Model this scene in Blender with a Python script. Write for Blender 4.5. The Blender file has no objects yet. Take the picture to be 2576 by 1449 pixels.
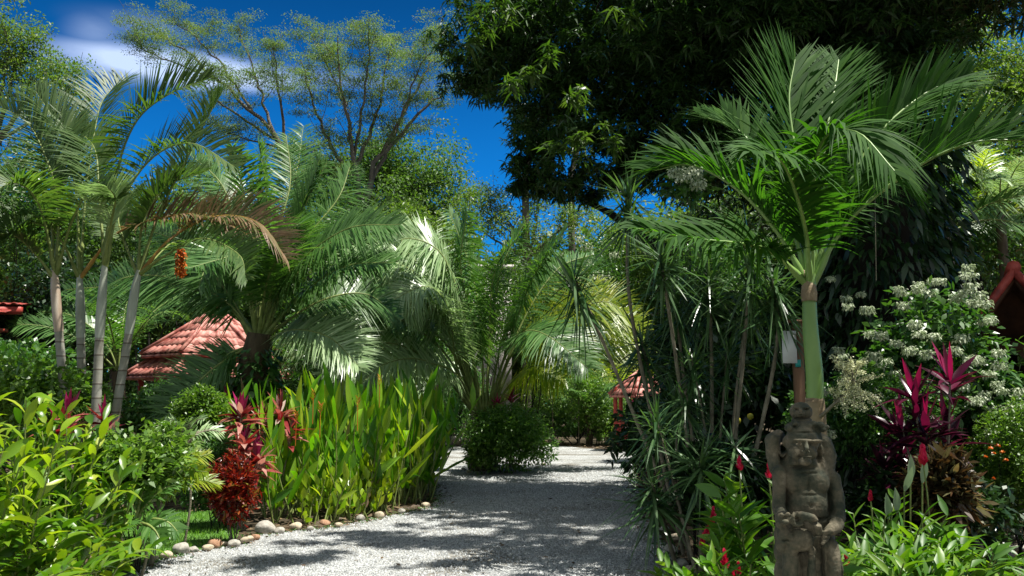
import bpy, math, random
import numpy as np
from mathutils import Vector, Matrix
PI = math.pi
S = bpy.context.scene
COL = S.collection

# ------------------------------------------------------------------ camera
FPX, UC, VC, VH, CH = 2231.0, 1288.0, 724.5, 1010.0, 1.6      # photo measured on a 2576 px wide grid
TH = math.atan((VH - VC) / FPX)
cam = bpy.data.cameras.new('camera'); camo = bpy.data.objects.new('camera', cam); COL.objects.link(camo)
camo.location = (0, 0, CH); camo.rotation_euler = (PI / 2 + TH, 0, 0)
cam.sensor_width = 36; cam.lens = 36 * FPX / 2576; cam.clip_end = 2000; cam.clip_start = 0.05
S.camera = camo
FW = np.array([0, math.cos(TH), math.sin(TH)]); UP = np.array([0, -math.sin(TH), math.cos(TH)])
def ray(u, v): return FW + np.array([(u - UC) / FPX, 0, 0]) + UP * (VC - v) / FPX
def W(u, v, d):                       # a point of the place: photo direction (u,v), distance d in front
    r = ray(u, v); return np.array([0, 0, CH]) + r * (d / r[1])
def G(u, v, z=0.0):                   # the ground point seen there
    r = ray(u, v); return np.array([0, 0, CH]) + r * ((z - CH) / r[2])

# ------------------------------------------------------------------ light
SUN_EL, SUN_AZ = math.radians(69), math.radians(98)     # azimuth from +Y towards +X
sd = np.array([math.sin(SUN_AZ) * math.cos(SUN_EL), math.cos(SUN_AZ) * math.cos(SUN_EL), math.sin(SUN_EL)])
w = bpy.data.worlds.new('World'); S.world = w; w.use_nodes = True
nt = w.node_tree; N = nt.nodes; LK = nt.links; N.clear()
def nd(T, **k):
    n = N.new(T)
    for a, b in k.items(): setattr(n, a, b)
    return n
sky = nd('ShaderNodeTexSky', sky_type='NISHITA', sun_disc=False)
sky.sun_elevation = SUN_EL; sky.sun_rotation = SUN_AZ; sky.air_density = 1.0; sky.dust_density = 0.3; sky.ozone_density = 3.0
tc = nd('ShaderNodeTexCoord')
tint = nd('ShaderNodeMix', data_type='RGBA', blend_type='MULTIPLY'); tint.inputs[0].default_value = 1
tint.inputs[7].default_value = (0.02, 0.38, 0.76, 1)
LK.new(sky.outputs[0], tint.inputs[6])
sep = nd('ShaderNodeSeparateXYZ'); LK.new(tc.outputs['Generated'], sep.inputs[0])
zg = nd('ShaderNodeMapRange', interpolation_type='SMOOTHSTEP'); zg.inputs[1].default_value = .2; zg.inputs[2].default_value = .5; zg.inputs[3].default_value = 1; zg.inputs[4].default_value = .42; LK.new(sep.outputs[2], zg.inputs[0])
dk = nd('ShaderNodeVectorMath', operation='SCALE'); LK.new(tint.outputs[2], dk.inputs[0]); LK.new(zg.outputs[0], dk.inputs['Scale'])
# wispy cloud: stretched noise kept to one part of the sky
mp = nd('ShaderNodeMapping'); mp.inputs['Scale'].default_value = (4, 4, 13); LK.new(tc.outputs['Generated'], mp.inputs[0])
no = nd('ShaderNodeTexNoise'); no.inputs['Scale'].default_value = 1.6; no.inputs['Detail'].default_value = 7; no.inputs['Roughness'].default_value = .62
LK.new(mp.outputs[0], no.inputs['Vector'])
def blob(u, v, sx, sz, amp):
    c = ray(u, v); c = c / np.linalg.norm(c)
    s = nd('ShaderNodeVectorMath', operation='SUBTRACT'); s.inputs[1].default_value = c; LK.new(tc.outputs['Generated'], s.inputs[0])
    m = nd('ShaderNodeVectorMath', operation='MULTIPLY'); m.inputs[1].default_value = (1 / sx, 1 / sx, 1 / sz); LK.new(s.outputs[0], m.inputs[0])
    l = nd('ShaderNodeVectorMath', operation='LENGTH'); LK.new(m.outputs[0], l.inputs[0])
    r = nd('ShaderNodeMapRange', interpolation_type='SMOOTHSTEP'); r.inputs[1].default_value = 0.0; r.inputs[2].default_value = 1.0
    r.inputs[3].default_value = amp; r.inputs[4].default_value = 0.0; LK.new(l.outputs['Value'], r.inputs[0]); return r
bl = [blob(330, 158, .085, .026, 1.3), blob(450, 172, .17, .024, 1.9), blob(240, 80, .04, .03, .3), blob(330, 60, .08, .02, .2), blob(760, 190, .2, .015, .3)]
acc = bl[0].outputs[0]
for b in bl[1:]:
    a = nd('ShaderNodeMath', operation='MAXIMUM'); LK.new(acc, a.inputs[0]); LK.new(b.outputs[0], a.inputs[1]); acc = a.outputs[0]
mr = nd('ShaderNodeMapRange'); mr.inputs[1].default_value = .3; mr.inputs[2].default_value = .62; mr.inputs[3].default_value = .5; LK.new(no.outputs[0], mr.inputs[0])
mu = nd('ShaderNodeMath', operation='MULTIPLY', use_clamp=True); LK.new(acc, mu.inputs[0]); LK.new(mr.outputs[0], mu.inputs[1])
cm = nd('ShaderNodeMix', data_type='RGBA'); LK.new(mu.outputs[0], cm.inputs[0]); LK.new(dk.outputs[0], cm.inputs[6])
cm.inputs[7].default_value = (3.4, 4.3, 6.2, 1)
# added bright cloud, unseen behind the camera, to fill the shade with neutral light
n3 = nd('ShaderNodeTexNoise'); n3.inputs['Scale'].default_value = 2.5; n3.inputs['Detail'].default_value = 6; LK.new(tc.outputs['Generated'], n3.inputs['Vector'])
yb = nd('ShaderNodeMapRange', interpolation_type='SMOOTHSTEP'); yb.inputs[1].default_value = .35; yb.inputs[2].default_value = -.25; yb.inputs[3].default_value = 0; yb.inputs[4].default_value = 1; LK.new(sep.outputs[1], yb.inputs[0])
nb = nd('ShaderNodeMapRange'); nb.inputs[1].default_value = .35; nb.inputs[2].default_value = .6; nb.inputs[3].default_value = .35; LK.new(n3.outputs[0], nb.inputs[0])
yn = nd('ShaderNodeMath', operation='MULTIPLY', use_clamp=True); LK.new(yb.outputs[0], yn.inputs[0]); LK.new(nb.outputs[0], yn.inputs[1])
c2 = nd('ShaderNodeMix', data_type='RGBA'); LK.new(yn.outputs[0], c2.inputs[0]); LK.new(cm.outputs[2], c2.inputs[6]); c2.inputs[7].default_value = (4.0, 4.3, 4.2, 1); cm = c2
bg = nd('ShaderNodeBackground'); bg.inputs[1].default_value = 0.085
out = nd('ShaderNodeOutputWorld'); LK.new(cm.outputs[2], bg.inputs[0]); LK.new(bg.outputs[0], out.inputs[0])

sl = bpy.data.lights.new('sun', 'SUN'); sl.energy = 4.6; sl.angle = math.radians(0.53); sl.color = (1, .965, .88)
so = bpy.data.objects.new('sun', sl); COL.objects.link(so); so.location = (0, 0, 40)
so.rotation_euler = Vector(-sd).to_track_quat('-Z', 'Y').to_euler()
S.view_settings.view_transform = 'Standard'; S.view_settings.look = 'None'; S.view_settings.gamma = 1
S.view_settings.exposure = 1.15

# ------------------------------------------------------------------ materials
def newmat(name):
    m = bpy.data.materials.new(name); m.use_nodes = True; m.node_tree.nodes.clear(); return m, m.node_tree.nodes, m.node_tree.links
def ramp(n, stops):
    cr = n.color_ramp
    while len(cr.elements) > 1: cr.elements.remove(cr.elements[-1])
    cr.elements[0].position = stops[0][0]; cr.elements[0].color = (*stops[0][1], 1)
    for p, c in stops[1:]:
        e = cr.elements.new(p); e.color = (*c, 1)
def leafmat(name, cols, trans=.35, rough=.38, tboost=(1.5, 1.7, .5), spec=.5, nscale=9):
    """leaf: gloss on top, light passing through; colour differs leaf by leaf"""
    m, n, l = newmat(name)
    at = n.new('ShaderNodeAttribute'); at.attribute_name = 'rnd'
    r = n.new('ShaderNodeValToRGB'); k = len(cols)
    ramp(r, [(i / max(1, k - 1), c) for i, c in enumerate(cols)])
    ge = n.new('ShaderNodeNewGeometry'); no = n.new('ShaderNodeTexNoise'); no.inputs['Scale'].default_value = nscale; no.inputs['Detail'].default_value = 3
    l.new(ge.outputs['Position'], no.inputs['Vector'])
    ad = n.new('ShaderNodeMath'); ad.operation = 'MULTIPLY_ADD'; ad.inputs[1].default_value = .5; l.new(no.outputs[0], ad.inputs[0])
    sb = n.new('ShaderNodeMath'); sb.operation = 'SUBTRACT'; sb.inputs[1].default_value = .25; l.new(at.outputs['Fac'], sb.inputs[0]); l.new(sb.outputs[0], ad.inputs[2])
    l.new(ad.outputs[0], r.inputs[0])
    p = n.new('ShaderNodeBsdfPrincipled'); l.new(r.outputs[0], p.inputs['Base Color']); p.inputs['Roughness'].default_value = rough
    p.inputs['Specular IOR Level'].default_value = spec
    t = n.new('ShaderNodeBsdfTranslucent'); mm = n.new('ShaderNodeMix'); mm.data_type = 'RGBA'; mm.blend_type = 'MULTIPLY'; mm.inputs[0].default_value = 1
    mm.inputs[7].default_value = (*tboost, 1); l.new(r.outputs[0], mm.inputs[6]); l.new(mm.outputs[2], t.inputs[0])
    mx = n.new('ShaderNodeMixShader'); mx.inputs[0].default_value = trans; l.new(p.outputs[0], mx.inputs[1]); l.new(t.outputs[0], mx.inputs[2])
    o = n.new('ShaderNodeOutputMaterial'); l.new(mx.outputs[0], o.inputs[0]); return m
def solidmat(name, stops, scale=6, rough=.75, bump=.3, bscale=30, stretch=(1, 1, 1), detail=6, spec=.3, bdist=.02):
    m, n, l = newmat(name)
    tc = n.new('ShaderNodeTexCoord'); mp = n.new('ShaderNodeMapping'); mp.inputs['Scale'].default_value = stretch; l.new(tc.outputs['Object'], mp.inputs[0])
    no = n.new('ShaderNodeTexNoise'); no.inputs['Scale'].default_value = scale; no.inputs['Detail'].default_value = detail; no.inputs['Roughness'].default_value = .6
    l.new(mp.outputs[0], no.inputs['Vector'])
    r = n.new('ShaderNodeValToRGB'); ramp(r, stops); l.new(no.outputs[0], r.inputs[0])
    p = n.new('ShaderNodeBsdfPrincipled'); l.new(r.outputs[0], p.inputs['Base Color']); p.inputs['Roughness'].default_value = rough
    p.inputs['Specular IOR Level'].default_value = spec
    n2 = n.new('ShaderNodeTexNoise'); n2.inputs['Scale'].default_value = bscale; n2.inputs['Detail'].default_value = 5; l.new(mp.outputs[0], n2.inputs['Vector'])
    b = n.new('ShaderNodeBump'); b.inputs['Strength'].default_value = bump; b.inputs['Distance'].default_value = bdist; l.new(n2.outputs[0], b.inputs['Height']); l.new(b.outputs[0], p.inputs['Normal'])
    o = n.new('ShaderNodeOutputMaterial'); l.new(p.outputs[0], o.inputs[0]); return m
M = {}
M['mango'] = leafmat('mango_leaf', [(.012, .032, .008), (.023, .058, .012), (.042, .095, .020)], .24, .42, spec=.4)
M['mango_young'] = leafmat('mango_new_leaf', [(.025, .06, .012), (.045, .095, .015), (.08, .13, .03)], .4, .4)
M['acacia'] = leafmat('acacia_leaf', [(.07, .12, .06), (.11, .17, .075), (.17, .22, .08)], .4, .6)
M['acacia_lt'] = leafmat('light_acacia_leaf', [(.045, .10, .025), (.075, .145, .035), (.12, .19, .045)], .4, .6)
M['palm'] = leafmat('palm_leaflet', [(.035, .10, .020), (.075, .17, .038), (.15, .26, .09)], .40, .36)
M['palm_hero'] = leafmat('christmas_palm_leaflet', [(.018, .060, .008), (.032, .100, .012), (.062, .150, .018)], .45, .68, spec=.18)
M['palm_yel_backlit'] = leafmat('backlit_yellow_palm_leaflet', [(.12, .20, .012), (.22, .29, .02), (.36, .36, .04)], .5, .36)  # yellow glow of backlit fronds put into the leaf colour
M['palm_pale_glare'] = leafmat('glare_pale_palm_leaflet', [(.14, .24, .09), (.26, .37, .17), (.42, .52, .31)], .34, .32, (1.1, 1.25, .7))  # sun glare on the fronds put into a paler leaf colour
M['palm_brown'] = leafmat('dry_palm_leaflet', [(.05, .10, .02), (.11, .11, .03), (.20, .12, .06), (.26, .17, .12)], .3, .45, (1.3, 1.1, .8))
M['areca'] = leafmat('cane_palm_leaflet', [(.035, .080, .020), (.065, .125, .032), (.12, .175, .05)], .42, .46, spec=.35)
M['rachis'] = solidmat('palm_midrib', [(.3, (.10, .14, .03)), (.7, (.22, .26, .08))], 8, .5)
M['rachis_or'] = solidmat('orange_midrib', [(.3, (.22, .11, .02)), (.7, (.36, .22, .05))], 8, .5)
M['heli'] = leafmat('heliconia_leaf', [(.04, .14, .008), (.095, .25, .010), (.24, .40, .020)], .42, .34, (1.5, 1.6, .4))
M['heli2'] = leafmat('heliconia_light_leaf', [(.13, .25, .01), (.23, .35, .015), (.36, .42, .04)], .42, .36, (1.4, 1.5, .4))
M['ginger'] = leafmat('ginger_leaf', [(.035, .11, .008), (.085, .19, .010), (.21, .28, .02)], .38, .34, (1.5, 1.5, .4))
M['redginger'] = leafmat('red_ginger_leaf', [(.035, .11, .012), (.075, .18, .016), (.15, .26, .02)], .4, .44, (1.5, 1.6, .4))
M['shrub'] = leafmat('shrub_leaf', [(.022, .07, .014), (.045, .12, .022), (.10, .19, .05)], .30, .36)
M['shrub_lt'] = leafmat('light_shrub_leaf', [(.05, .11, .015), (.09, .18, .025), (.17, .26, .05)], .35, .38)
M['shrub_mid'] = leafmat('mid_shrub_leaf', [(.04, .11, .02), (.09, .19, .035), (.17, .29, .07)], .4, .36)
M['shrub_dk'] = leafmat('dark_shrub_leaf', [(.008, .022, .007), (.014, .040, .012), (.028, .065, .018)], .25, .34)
M['far'] = leafmat('far_leaf', [(.035, .075, .02), (.06, .12, .03), (.10, .17, .04)], .35, .5)
M['far_yel'] = leafmat('far_yellow_leaf', [(.06, .12, .025), (.10, .17, .035), (.17, .23, .06)], .4, .5)
M['croton'] = leafmat('croton_leaf', [(.04, .012, .006), (.10, .008, .007), (.19, .012, .009), (.28, .035, .012), (.16, .14, .02)], .35, .32, (1.4, .9, .5))
M['croton_dk'] = leafmat('dark_croton_leaf', [(.018, .022, .010), (.04, .03, .012), (.09, .045, .02), (.17, .17, .08)], .3, .32, (1.2, 1.0, .6))
M['cordy'] = leafmat('cordyline_dark_leaf', [(.016, .004, .010), (.045, .006, .020), (.10, .008, .035)], .3, .3, (1.6, .6, 1.0))
M['cordy_hot'] = leafmat('cordyline_pink_leaf', [(.16, .005, .04), (.28, .010, .08), (.40, .025, .12)], .4, .32, (1.4, .7, .9))
M['cordy_red'] = leafmat('cordyline_red_leaf', [(.10, .012, .012), (.24, .03, .03), (.38, .16, .13), (.52, .42, .34)], .3, .28, (1.4, .7, .6))
M['drac'] = leafmat('dracaena_leaf', [(.025, .065, .022), (.050, .11, .036), (.10, .17, .070)], .28, .32)
M['white'] = leafmat('white_bract', [(.26, .31, .18), (.40, .45, .30), (.56, .60, .45)], .3, .6, (.9, 1, .8))
M['cream'] = leafmat('cream_flower', [(.42, .46, .25), (.58, .60, .36), (.70, .70, .48)], .25, .6, (1, 1, .8))
M['redfl'] = leafmat('red_flower', [(.45, .006, .03), (.62, .012, .06), (.75, .03, .12)], .25, .4, (1, .5, .7))
M['orangefl'] = leafmat('orange_flower', [(.45, .09, .01), (.60, .15, .02), (.72, .26, .03)], .25, .4, (1, .8, .5))
M['grass'] = leafmat('grass_blade', [(.07, .17, .02), (.11, .24, .03), (.18, .32, .05)], .4, .45)
M['litter'] = leafmat('leaf_litter', [(.05, .035, .02), (.10, .06, .03), (.16, .11, .05)], .1, .7, (1, 1, 1))
M['varieg'] = leafmat('variegated_leaf', [(.08, .16, .07), (.20, .30, .17), (.34, .42, .27)], .3, .34, (1, 1.1, .8))
M['yellowfr'] = solidmat('yellow_fruit', [(.3, (.45, .33, .03)), (.7, (.30, .32, .04))], 12, .4)
M['bark'] = solidmat('grey_bark', [(.3, (.05, .042, .035)), (.7, (.16, .135, .11))], 5, .85, .6, 20, (1, 1, .25))
M['bark_dk'] = solidmat('dark_bark', [(.3, (.006, .005, .004)), (.7, (.022, .018, .013))], 4, .9, .7, 14, (1, 1, .25))
M['cane'] = solidmat('pale_cane', [(.3, (.09, .08, .05)), (.7, (.24, .21, .15))], 9, .7, .5, 60)
M['fibre'] = solidmat('palm_fibre', [(.3, (.035, .025, .015)), (.7, (.11, .08, .05))], 9, .95, .8, 30, (1, 1, .3))
M['shaft'] = solidmat('crownshaft_green', [(.3, (.11, .21, .045)), (.7, (.24, .36, .09))], 3, .42, .1, 20, (1, 1, .2), spec=.5)
M['paleshaft'] = solidmat('pale_crownshaft', [(.35, (.15, .17, .12)), (.5, (.28, .30, .24)), (.65, (.38, .40, .33))], 5, .5, .15, 20, (1, 1, .2))
M['pinkshaft'] = solidmat('pinkish_crownshaft', [(.35, (.20, .14, .09)), (.5, (.36, .28, .21)), (.65, (.46, .41, .34))], 5, .5, .15, 20, (1, 1, .2))
M['dryshaft'] = solidmat('dry_sheath', [(.3, (.16, .11, .06)), (.7, (.30, .24, .15))], 7, .8, .4, 30)
M['soil'] = solidmat('soil', [(.3, (.028, .020, .012)), (.55, (.065, .048, .028)), (.75, (.10, .08, .045))], 1.5, .95, .8, 12, bdist=.05)
M['lawn'] = solidmat('lawn_ground', [(.3, (.05, .12, .018)), (.7, (.09, .19, .03))], 6, .95, .6, 40)
M['stoneA'] = solidmat('grey_stone', [(.3, (.22, .20, .17)), (.7, (.42, .40, .35))], 7, .8, .4, 30)
M['stoneB'] = solidmat('tan_stone', [(.3, (.34, .27, .18)), (.7, (.52, .45, .34))], 7, .8, .4, 30)
M['stoneC'] = solidmat('rust_stone', [(.3, (.24, .11, .06)), (.7, (.38, .24, .15))], 7, .8, .4, 30)
M['wood'] = solidmat('weathered_post_wood', [(.3, (.13, .065, .035)), (.7, (.26, .15, .09))], 5, .8, .4, 30, (1, 1, .12))
M['dkwood'] = solidmat('dark_brown_wood', [(.3, (.035, .016, .010)), (.7, (.09, .042, .024))], 5, .7, .3, 20, (1, .2, 1))
M['redwood'] = solidmat('red_painted_wood', [(.3, (.28, .035, .025)), (.7, (.40, .06, .045))], 5, .55, .2, 20)
M['paint'] = solidmat('white_board', [(.3, (.55, .57, .58)), (.7, (.72, .74, .75))], 5, .5, .1, 20)
M['teal'] = solidmat('teal_tag', [(.3, (.02, .25, .24)), (.7, (.03, .33, .30))], 5, .5, .1, 20)
M['wall'] = solidmat('pale_wall', [(.3, (.46, .42, .40)), (.7, (.58, .54, .52))], 3, .85, .1, 20)
def tilemat(name, a, b):
    return solidmat(name, [(.3, tuple(x * .45 for x in a)), (.42, a), (.56, b), (.68, tuple(min(1, x * 1.15) for x in b))], 4.5, .62, .2, 25, spec=.4)
M['tile'] = tilemat('clay_tile', (.32, .09, .07), (.54, .23, .19))
M['tile_red'] = tilemat('red_tile', (.20, .025, .018), (.32, .05, .035))
def gravelmat():
    m, n, l = newmat('gravel')
    ge = n.new('ShaderNodeNewGeometry')
    v = n.new('ShaderNodeTexVoronoi'); v.inputs['Scale'].default_value = 62; l.new(ge.outputs['Position'], v.inputs['Vector'])
    bw = n.new('ShaderNodeSeparateColor'); l.new(v.outputs['Color'], bw.inputs[0])
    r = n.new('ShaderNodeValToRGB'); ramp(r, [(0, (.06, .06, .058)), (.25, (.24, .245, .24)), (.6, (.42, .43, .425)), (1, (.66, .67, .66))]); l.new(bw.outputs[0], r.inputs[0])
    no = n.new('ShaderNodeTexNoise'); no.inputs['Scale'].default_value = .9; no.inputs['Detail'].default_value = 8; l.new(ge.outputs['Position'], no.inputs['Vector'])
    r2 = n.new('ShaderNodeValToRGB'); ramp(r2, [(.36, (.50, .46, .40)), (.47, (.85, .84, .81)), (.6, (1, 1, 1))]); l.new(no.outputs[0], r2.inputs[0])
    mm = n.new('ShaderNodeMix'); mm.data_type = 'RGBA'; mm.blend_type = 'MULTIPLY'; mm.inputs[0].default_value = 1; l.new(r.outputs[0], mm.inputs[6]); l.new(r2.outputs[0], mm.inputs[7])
    p = n.new('ShaderNodeBsdfPrincipled'); p.inputs['Roughness'].default_value = .8; p.inputs['Specular IOR Level'].default_value = .25; l.new(mm.outputs[2], p.inputs['Base Color'])
    b = n.new('ShaderNodeBump'); b.invert = True; b.inputs['Strength'].default_value = .9; b.inputs['Distance'].default_value = .02; l.new(v.outputs['Distance'], b.inputs['Height']); l.new(b.outputs[0], p.inputs['Normal'])
    o = n.new('ShaderNodeOutputMaterial'); l.new(p.outputs[0], o.inputs[0]); return m
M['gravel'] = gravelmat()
M['pebble'] = leafmat('pebble', [(.11, .115, .115), (.27, .28, .28), (.50, .515, .515)], 0, .8, (1, 1, 1), .2)
def ringmat():
    m, n, l = newmat('ringed_cane')
    tc = n.new('ShaderNodeTexCoord'); wv = n.new('ShaderNodeTexWave'); wv.wave_type = 'BANDS'; wv.bands_direction = 'Z'; wv.wave_profile = 'SAW'
    wv.inputs['Scale'].default_value = 1.9; wv.inputs['Distortion'].default_value = .5; l.new(tc.outputs['Object'], wv.inputs['Vector'])
    r = n.new('ShaderNodeValToRGB'); ramp(r, [(0, (.30, .29, .25)), (.82, (.25, .25, .21)), (.90, (.07, .05, .035)), (1, (.34, .32, .27))]); l.new(wv.outputs[0], r.inputs[0])
    no = n.new('ShaderNodeTexNoise'); no.inputs['Scale'].default_value = 5; no.inputs['Detail'].default_value = 5; l.new(tc.outputs['Object'], no.inputs['Vector'])
    r2 = n.new('ShaderNodeValToRGB'); ramp(r2, [(.3, (.55, .5, .42)), (.6, (1, 1, 1))]); l.new(no.outputs[0], r2.inputs[0])
    mm = n.new('ShaderNodeMix'); mm.data_type = 'RGBA'; mm.blend_type = 'MULTIPLY'; mm.inputs[0].default_value = 1; l.new(r.outputs[0], mm.inputs[6]); l.new(r2.outputs[0], mm.inputs[7])
    p = n.new('ShaderNodeBsdfPrincipled'); p.inputs['Roughness'].default_value = .8; l.new(mm.outputs[2], p.inputs['Base Color'])
    b = n.new('ShaderNodeBump'); b.inputs['Strength'].default_value = .4; b.inputs['Distance'].default_value = .01; l.new(wv.outputs[0], b.inputs['Height']); l.new(b.outputs[0], p.inputs['Normal'])
    o = n.new('ShaderNodeOutputMaterial'); l.new(p.outputs[0], o.inputs[0]); return m
M['ring'] = ringmat()

# ------------------------------------------------------------------ objects
def tag(o, label=None, cat=None, group=None, kind=None):
    if label: o['label'] = label
    if cat: o['category'] = cat
    if group: o['group'] = group
    if kind: o['kind'] = kind
    return o
def empty(name, loc, label, cat, group=None):
    o = bpy.data.objects.new(name, None); COL.objects.link(o); o.location = Vector(loc); o.empty_display_size = .1
    return tag(o, label, cat, group)

class MB:
    """collects vertices and faces in world coordinates; build() links them as one mesh object"""
    def __init__(s): s.v = []; s.q = []; s.t = []; s.qm = []; s.tm = []; s.r = []; s.n = 0
    def add(s, v, quads=None, tris=None, mat=0, rnd=None):
        v = np.asarray(v, float).reshape(-1, 3)
        s.v.append(v)
        s.r.append(np.full(len(v), .5) if rnd is None else np.broadcast_to(rnd, (len(v),)))
        if quads is not None and len(quads):
            q = np.asarray(quads, int).reshape(-1, 4) + s.n; s.q.append(q); s.qm.append(np.full(len(q), mat))
        if tris is not None and len(tris):
            t = np.asarray(tris, int).reshape(-1, 3) + s.n; s.t.append(t); s.tm.append(np.full(len(t), mat))
        s.n += len(v)
    def tube(s, pts, rad, k=6, mat=0, rnd=.5, cap=False):
        pts = np.asarray(pts, float); n = len(pts); rad = np.broadcast_to(rad, (n,))
        T = np.gradient(pts, axis=0); T /= np.linalg.norm(T, axis=1)[:, None] + 1e-9
        a = np.array([1., 0, 0]) if abs(T[0][0]) < .8 else np.array([0, 1., 0])
        V = []
        for i in range(n):
            b = np.cross(T[i], a); b /= np.linalg.norm(b) + 1e-9; a = np.cross(b, T[i])
            ang = np.arange(k) * 2 * PI / k
            V.append(pts[i] + rad[i] * (np.cos(ang)[:, None] * a + np.sin(ang)[:, None] * b))
        V = np.concatenate(V); i, j = np.meshgrid(np.arange(n - 1), np.arange(k), indexing='ij')
        q = np.stack([i * k + j, i * k + (j + 1) % k, (i + 1) * k + (j + 1) % k, (i + 1) * k + j], -1).reshape(-1, 4)
        tr = None
        if cap:
            V = np.vstack([V, pts[:1], pts[-1:]]); c0 = n * k
            tr = [(c0, (j + 1) % k, j) for j in range(k)] + [(c0 + 1, (n - 1) * k + j, (n - 1) * k + (j + 1) % k) for j in range(k)]
        s.add(V, q, tr, mat=mat, rnd=rnd)
    def box(s, c, size, rz=0, mat=0, axes=None):
        sx, sy, sz = [x / 2 for x in size]
        v = np.array([(x, y, z) for x in (-sx, sx) for y in (-sy, sy) for z in (-sz, sz)])
        if axes is not None: v = v @ np.asarray(axes)
        else:
            cz, sn = math.cos(rz), math.sin(rz); v = v @ np.array([[cz, sn, 0], [-sn, cz, 0], [0, 0, 1]])
        s.add(v + np.asarray(c), [(0, 1, 3, 2), (4, 6, 7, 5), (0, 4, 5, 1), (2, 3, 7, 6), (0, 2, 6, 4), (1, 5, 7, 3)], mat=mat)
    def leaves(s, pos, d, L, Wd, nseg=1, droop=.15, fold=0., up=None, prof=.75, mat=0, rnd=None, rng=None, curl=0.):
        pos = np.asarray(pos, float); d = np.asarray(d, float); m = len(pos)
        if m == 0: return
        d = d / (np.linalg.norm(d, axis=1)[:, None] + 1e-9)
        L = np.broadcast_to(L, (m,)); Wd = np.broadcast_to(Wd, (m,)); droop = np.broadcast_to(droop, (m,))
        if up is None: up = np.tile([0, 0, 1.], (m, 1)) + (rng.normal(0, .45, (m, 3)) if rng is not None else 0)
        side = np.cross(d, up); side /= np.linalg.norm(side, axis=1)[:, None] + 1e-6
        nr = np.cross(side, d)
        if rnd is None: rnd = rng.random(m) if rng is not None else np.full(m, .5)
        if nseg == 1:     # four-sided small leaf
            mid = pos + d * (L * .45)[:, None]; mid[:, 2] -= droop * L * .25
            tip = pos + d * L[:, None]; tip[:, 2] -= droop * L
            V = np.stack([pos, mid + side * (Wd / 2)[:, None], tip, mid - side * (Wd / 2)[:, None]], 1).reshape(-1, 3)
            q = np.arange(4 * m).reshape(m, 4); s.add(V, q, mat=mat, rnd=np.repeat(rnd, 4)); return
        t = np.linspace(0, 1, nseg + 1); wp = np.sin(PI * np.clip(t, .03, .985) ** prof) ; wp = wp / wp.max()
        cols = (-1, 0, 1) if fold else (-1, 1)
        c = pos[:, None, :] + d[:, None, :] * (L[:, None] * t)[..., None]
        c = c + np.array([0, 0, -1.]) * (droop[:, None] * L[:, None] * t ** 2)[..., None]
        if curl: c = c - nr[:, None, :] * (curl * L[:, None] * t ** 2)[..., None]
        V = np.stack([c + side[:, None, :] * (k * .5 * Wd[:, None] * wp)[..., None] + (nr[:, None, :] * (fold * .5 * abs(k) * Wd[:, None] * wp)[..., None] if fold else 0) for k in cols], 2)
        nc = len(cols); nv = (nseg + 1) * nc
        base = [(i * nc + j, i * nc + j + 1, (i + 1) * nc + j + 1, (i + 1) * nc + j) for i in range(nseg) for j in range(nc - 1)]
        q = (np.arange(m)[:, None, None] * nv + np.array(base)[None]).reshape(-1, 4)
        s.add(V.reshape(-1, 3), q, mat=mat, rnd=np.repeat(rnd, nv))
    def build(s, name, mats, parent=None, smooth=True):
        me = bpy.data.meshes.new(name); v = np.concatenate(s.v)
        if parent is not None: v = v - np.array(parent.matrix_world.translation if parent.parent else parent.location)
        q = np.concatenate(s.q) if s.q else np.zeros((0, 4), int); t = np.concatenate(s.t) if s.t else np.zeros((0, 3), int)
        me.vertices.add(len(v)); me.vertices.foreach_set('co', v.astype(np.float32).ravel())
        nl = q.size + t.size; me.loops.add(nl); me.loops.foreach_set('vertex_index', np.concatenate([q.ravel(), t.ravel()]).astype(np.int32))
        npg = len(q) + len(t); me.polygons.add(npg)
        tot = np.concatenate([np.full(len(q), 4), np.full(len(t), 3)]).astype(np.int32)
        st = np.concatenate([[0], np.cumsum(tot)[:-1]]).astype(np.int32)
        me.polygons.foreach_set('loop_start', st); me.polygons.foreach_set('loop_total', tot)
        mi = np.concatenate((s.qm if s.q else []) + (s.tm if s.t else [])).astype(np.int32); me.polygons.foreach_set('material_index', mi)
        if smooth: me.polygons.foreach_set('use_smooth', np.ones(npg, bool))
        a = me.attributes.new('rnd', 'FLOAT', 'POINT'); a.data.foreach_set('value', np.concatenate(s.r).astype(np.float32))
        for mt in (mats if isinstance(mats, (list, tuple)) else [mats]): me.materials.append(M[mt] if isinstance(mt, str) else mt)
        me.update(); me.validate()
        o = bpy.data.objects.new(name, me); COL.objects.link(o)
        if parent is not None: o.parent = parent
        return o

def spline(pts, n):
    p = np.asarray(pts, float); k = len(p)
    if k == 2: return p[0] + (p[1] - p[0]) * np.linspace(0, 1, n)[:, None]
    e = np.vstack([2 * p[0] - p[1], p, 2 * p[-1] - p[-2]]); out = []
    for x in np.linspace(0, k - 1 - 1e-6, n):
        i = int(x); f = x - i; a, b, c, d = e[i], e[i + 1], e[i + 2], e[i + 3]
        out.append(.5 * (2 * b + (c - a) * f + (2 * a - 5 * b + 4 * c - d) * f * f + (3 * b - a - 3 * c + d) * f ** 3))
    return np.array(out)
def rdir(rng, m, zmin=-1, zmax=1):
    z = rng.uniform(zmin, zmax, m); a = rng.uniform(0, 2 * PI, m); r = np.sqrt(np.maximum(0, 1 - z * z))
    return np.stack([r * np.cos(a), r * np.sin(a), z], 1)

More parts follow.
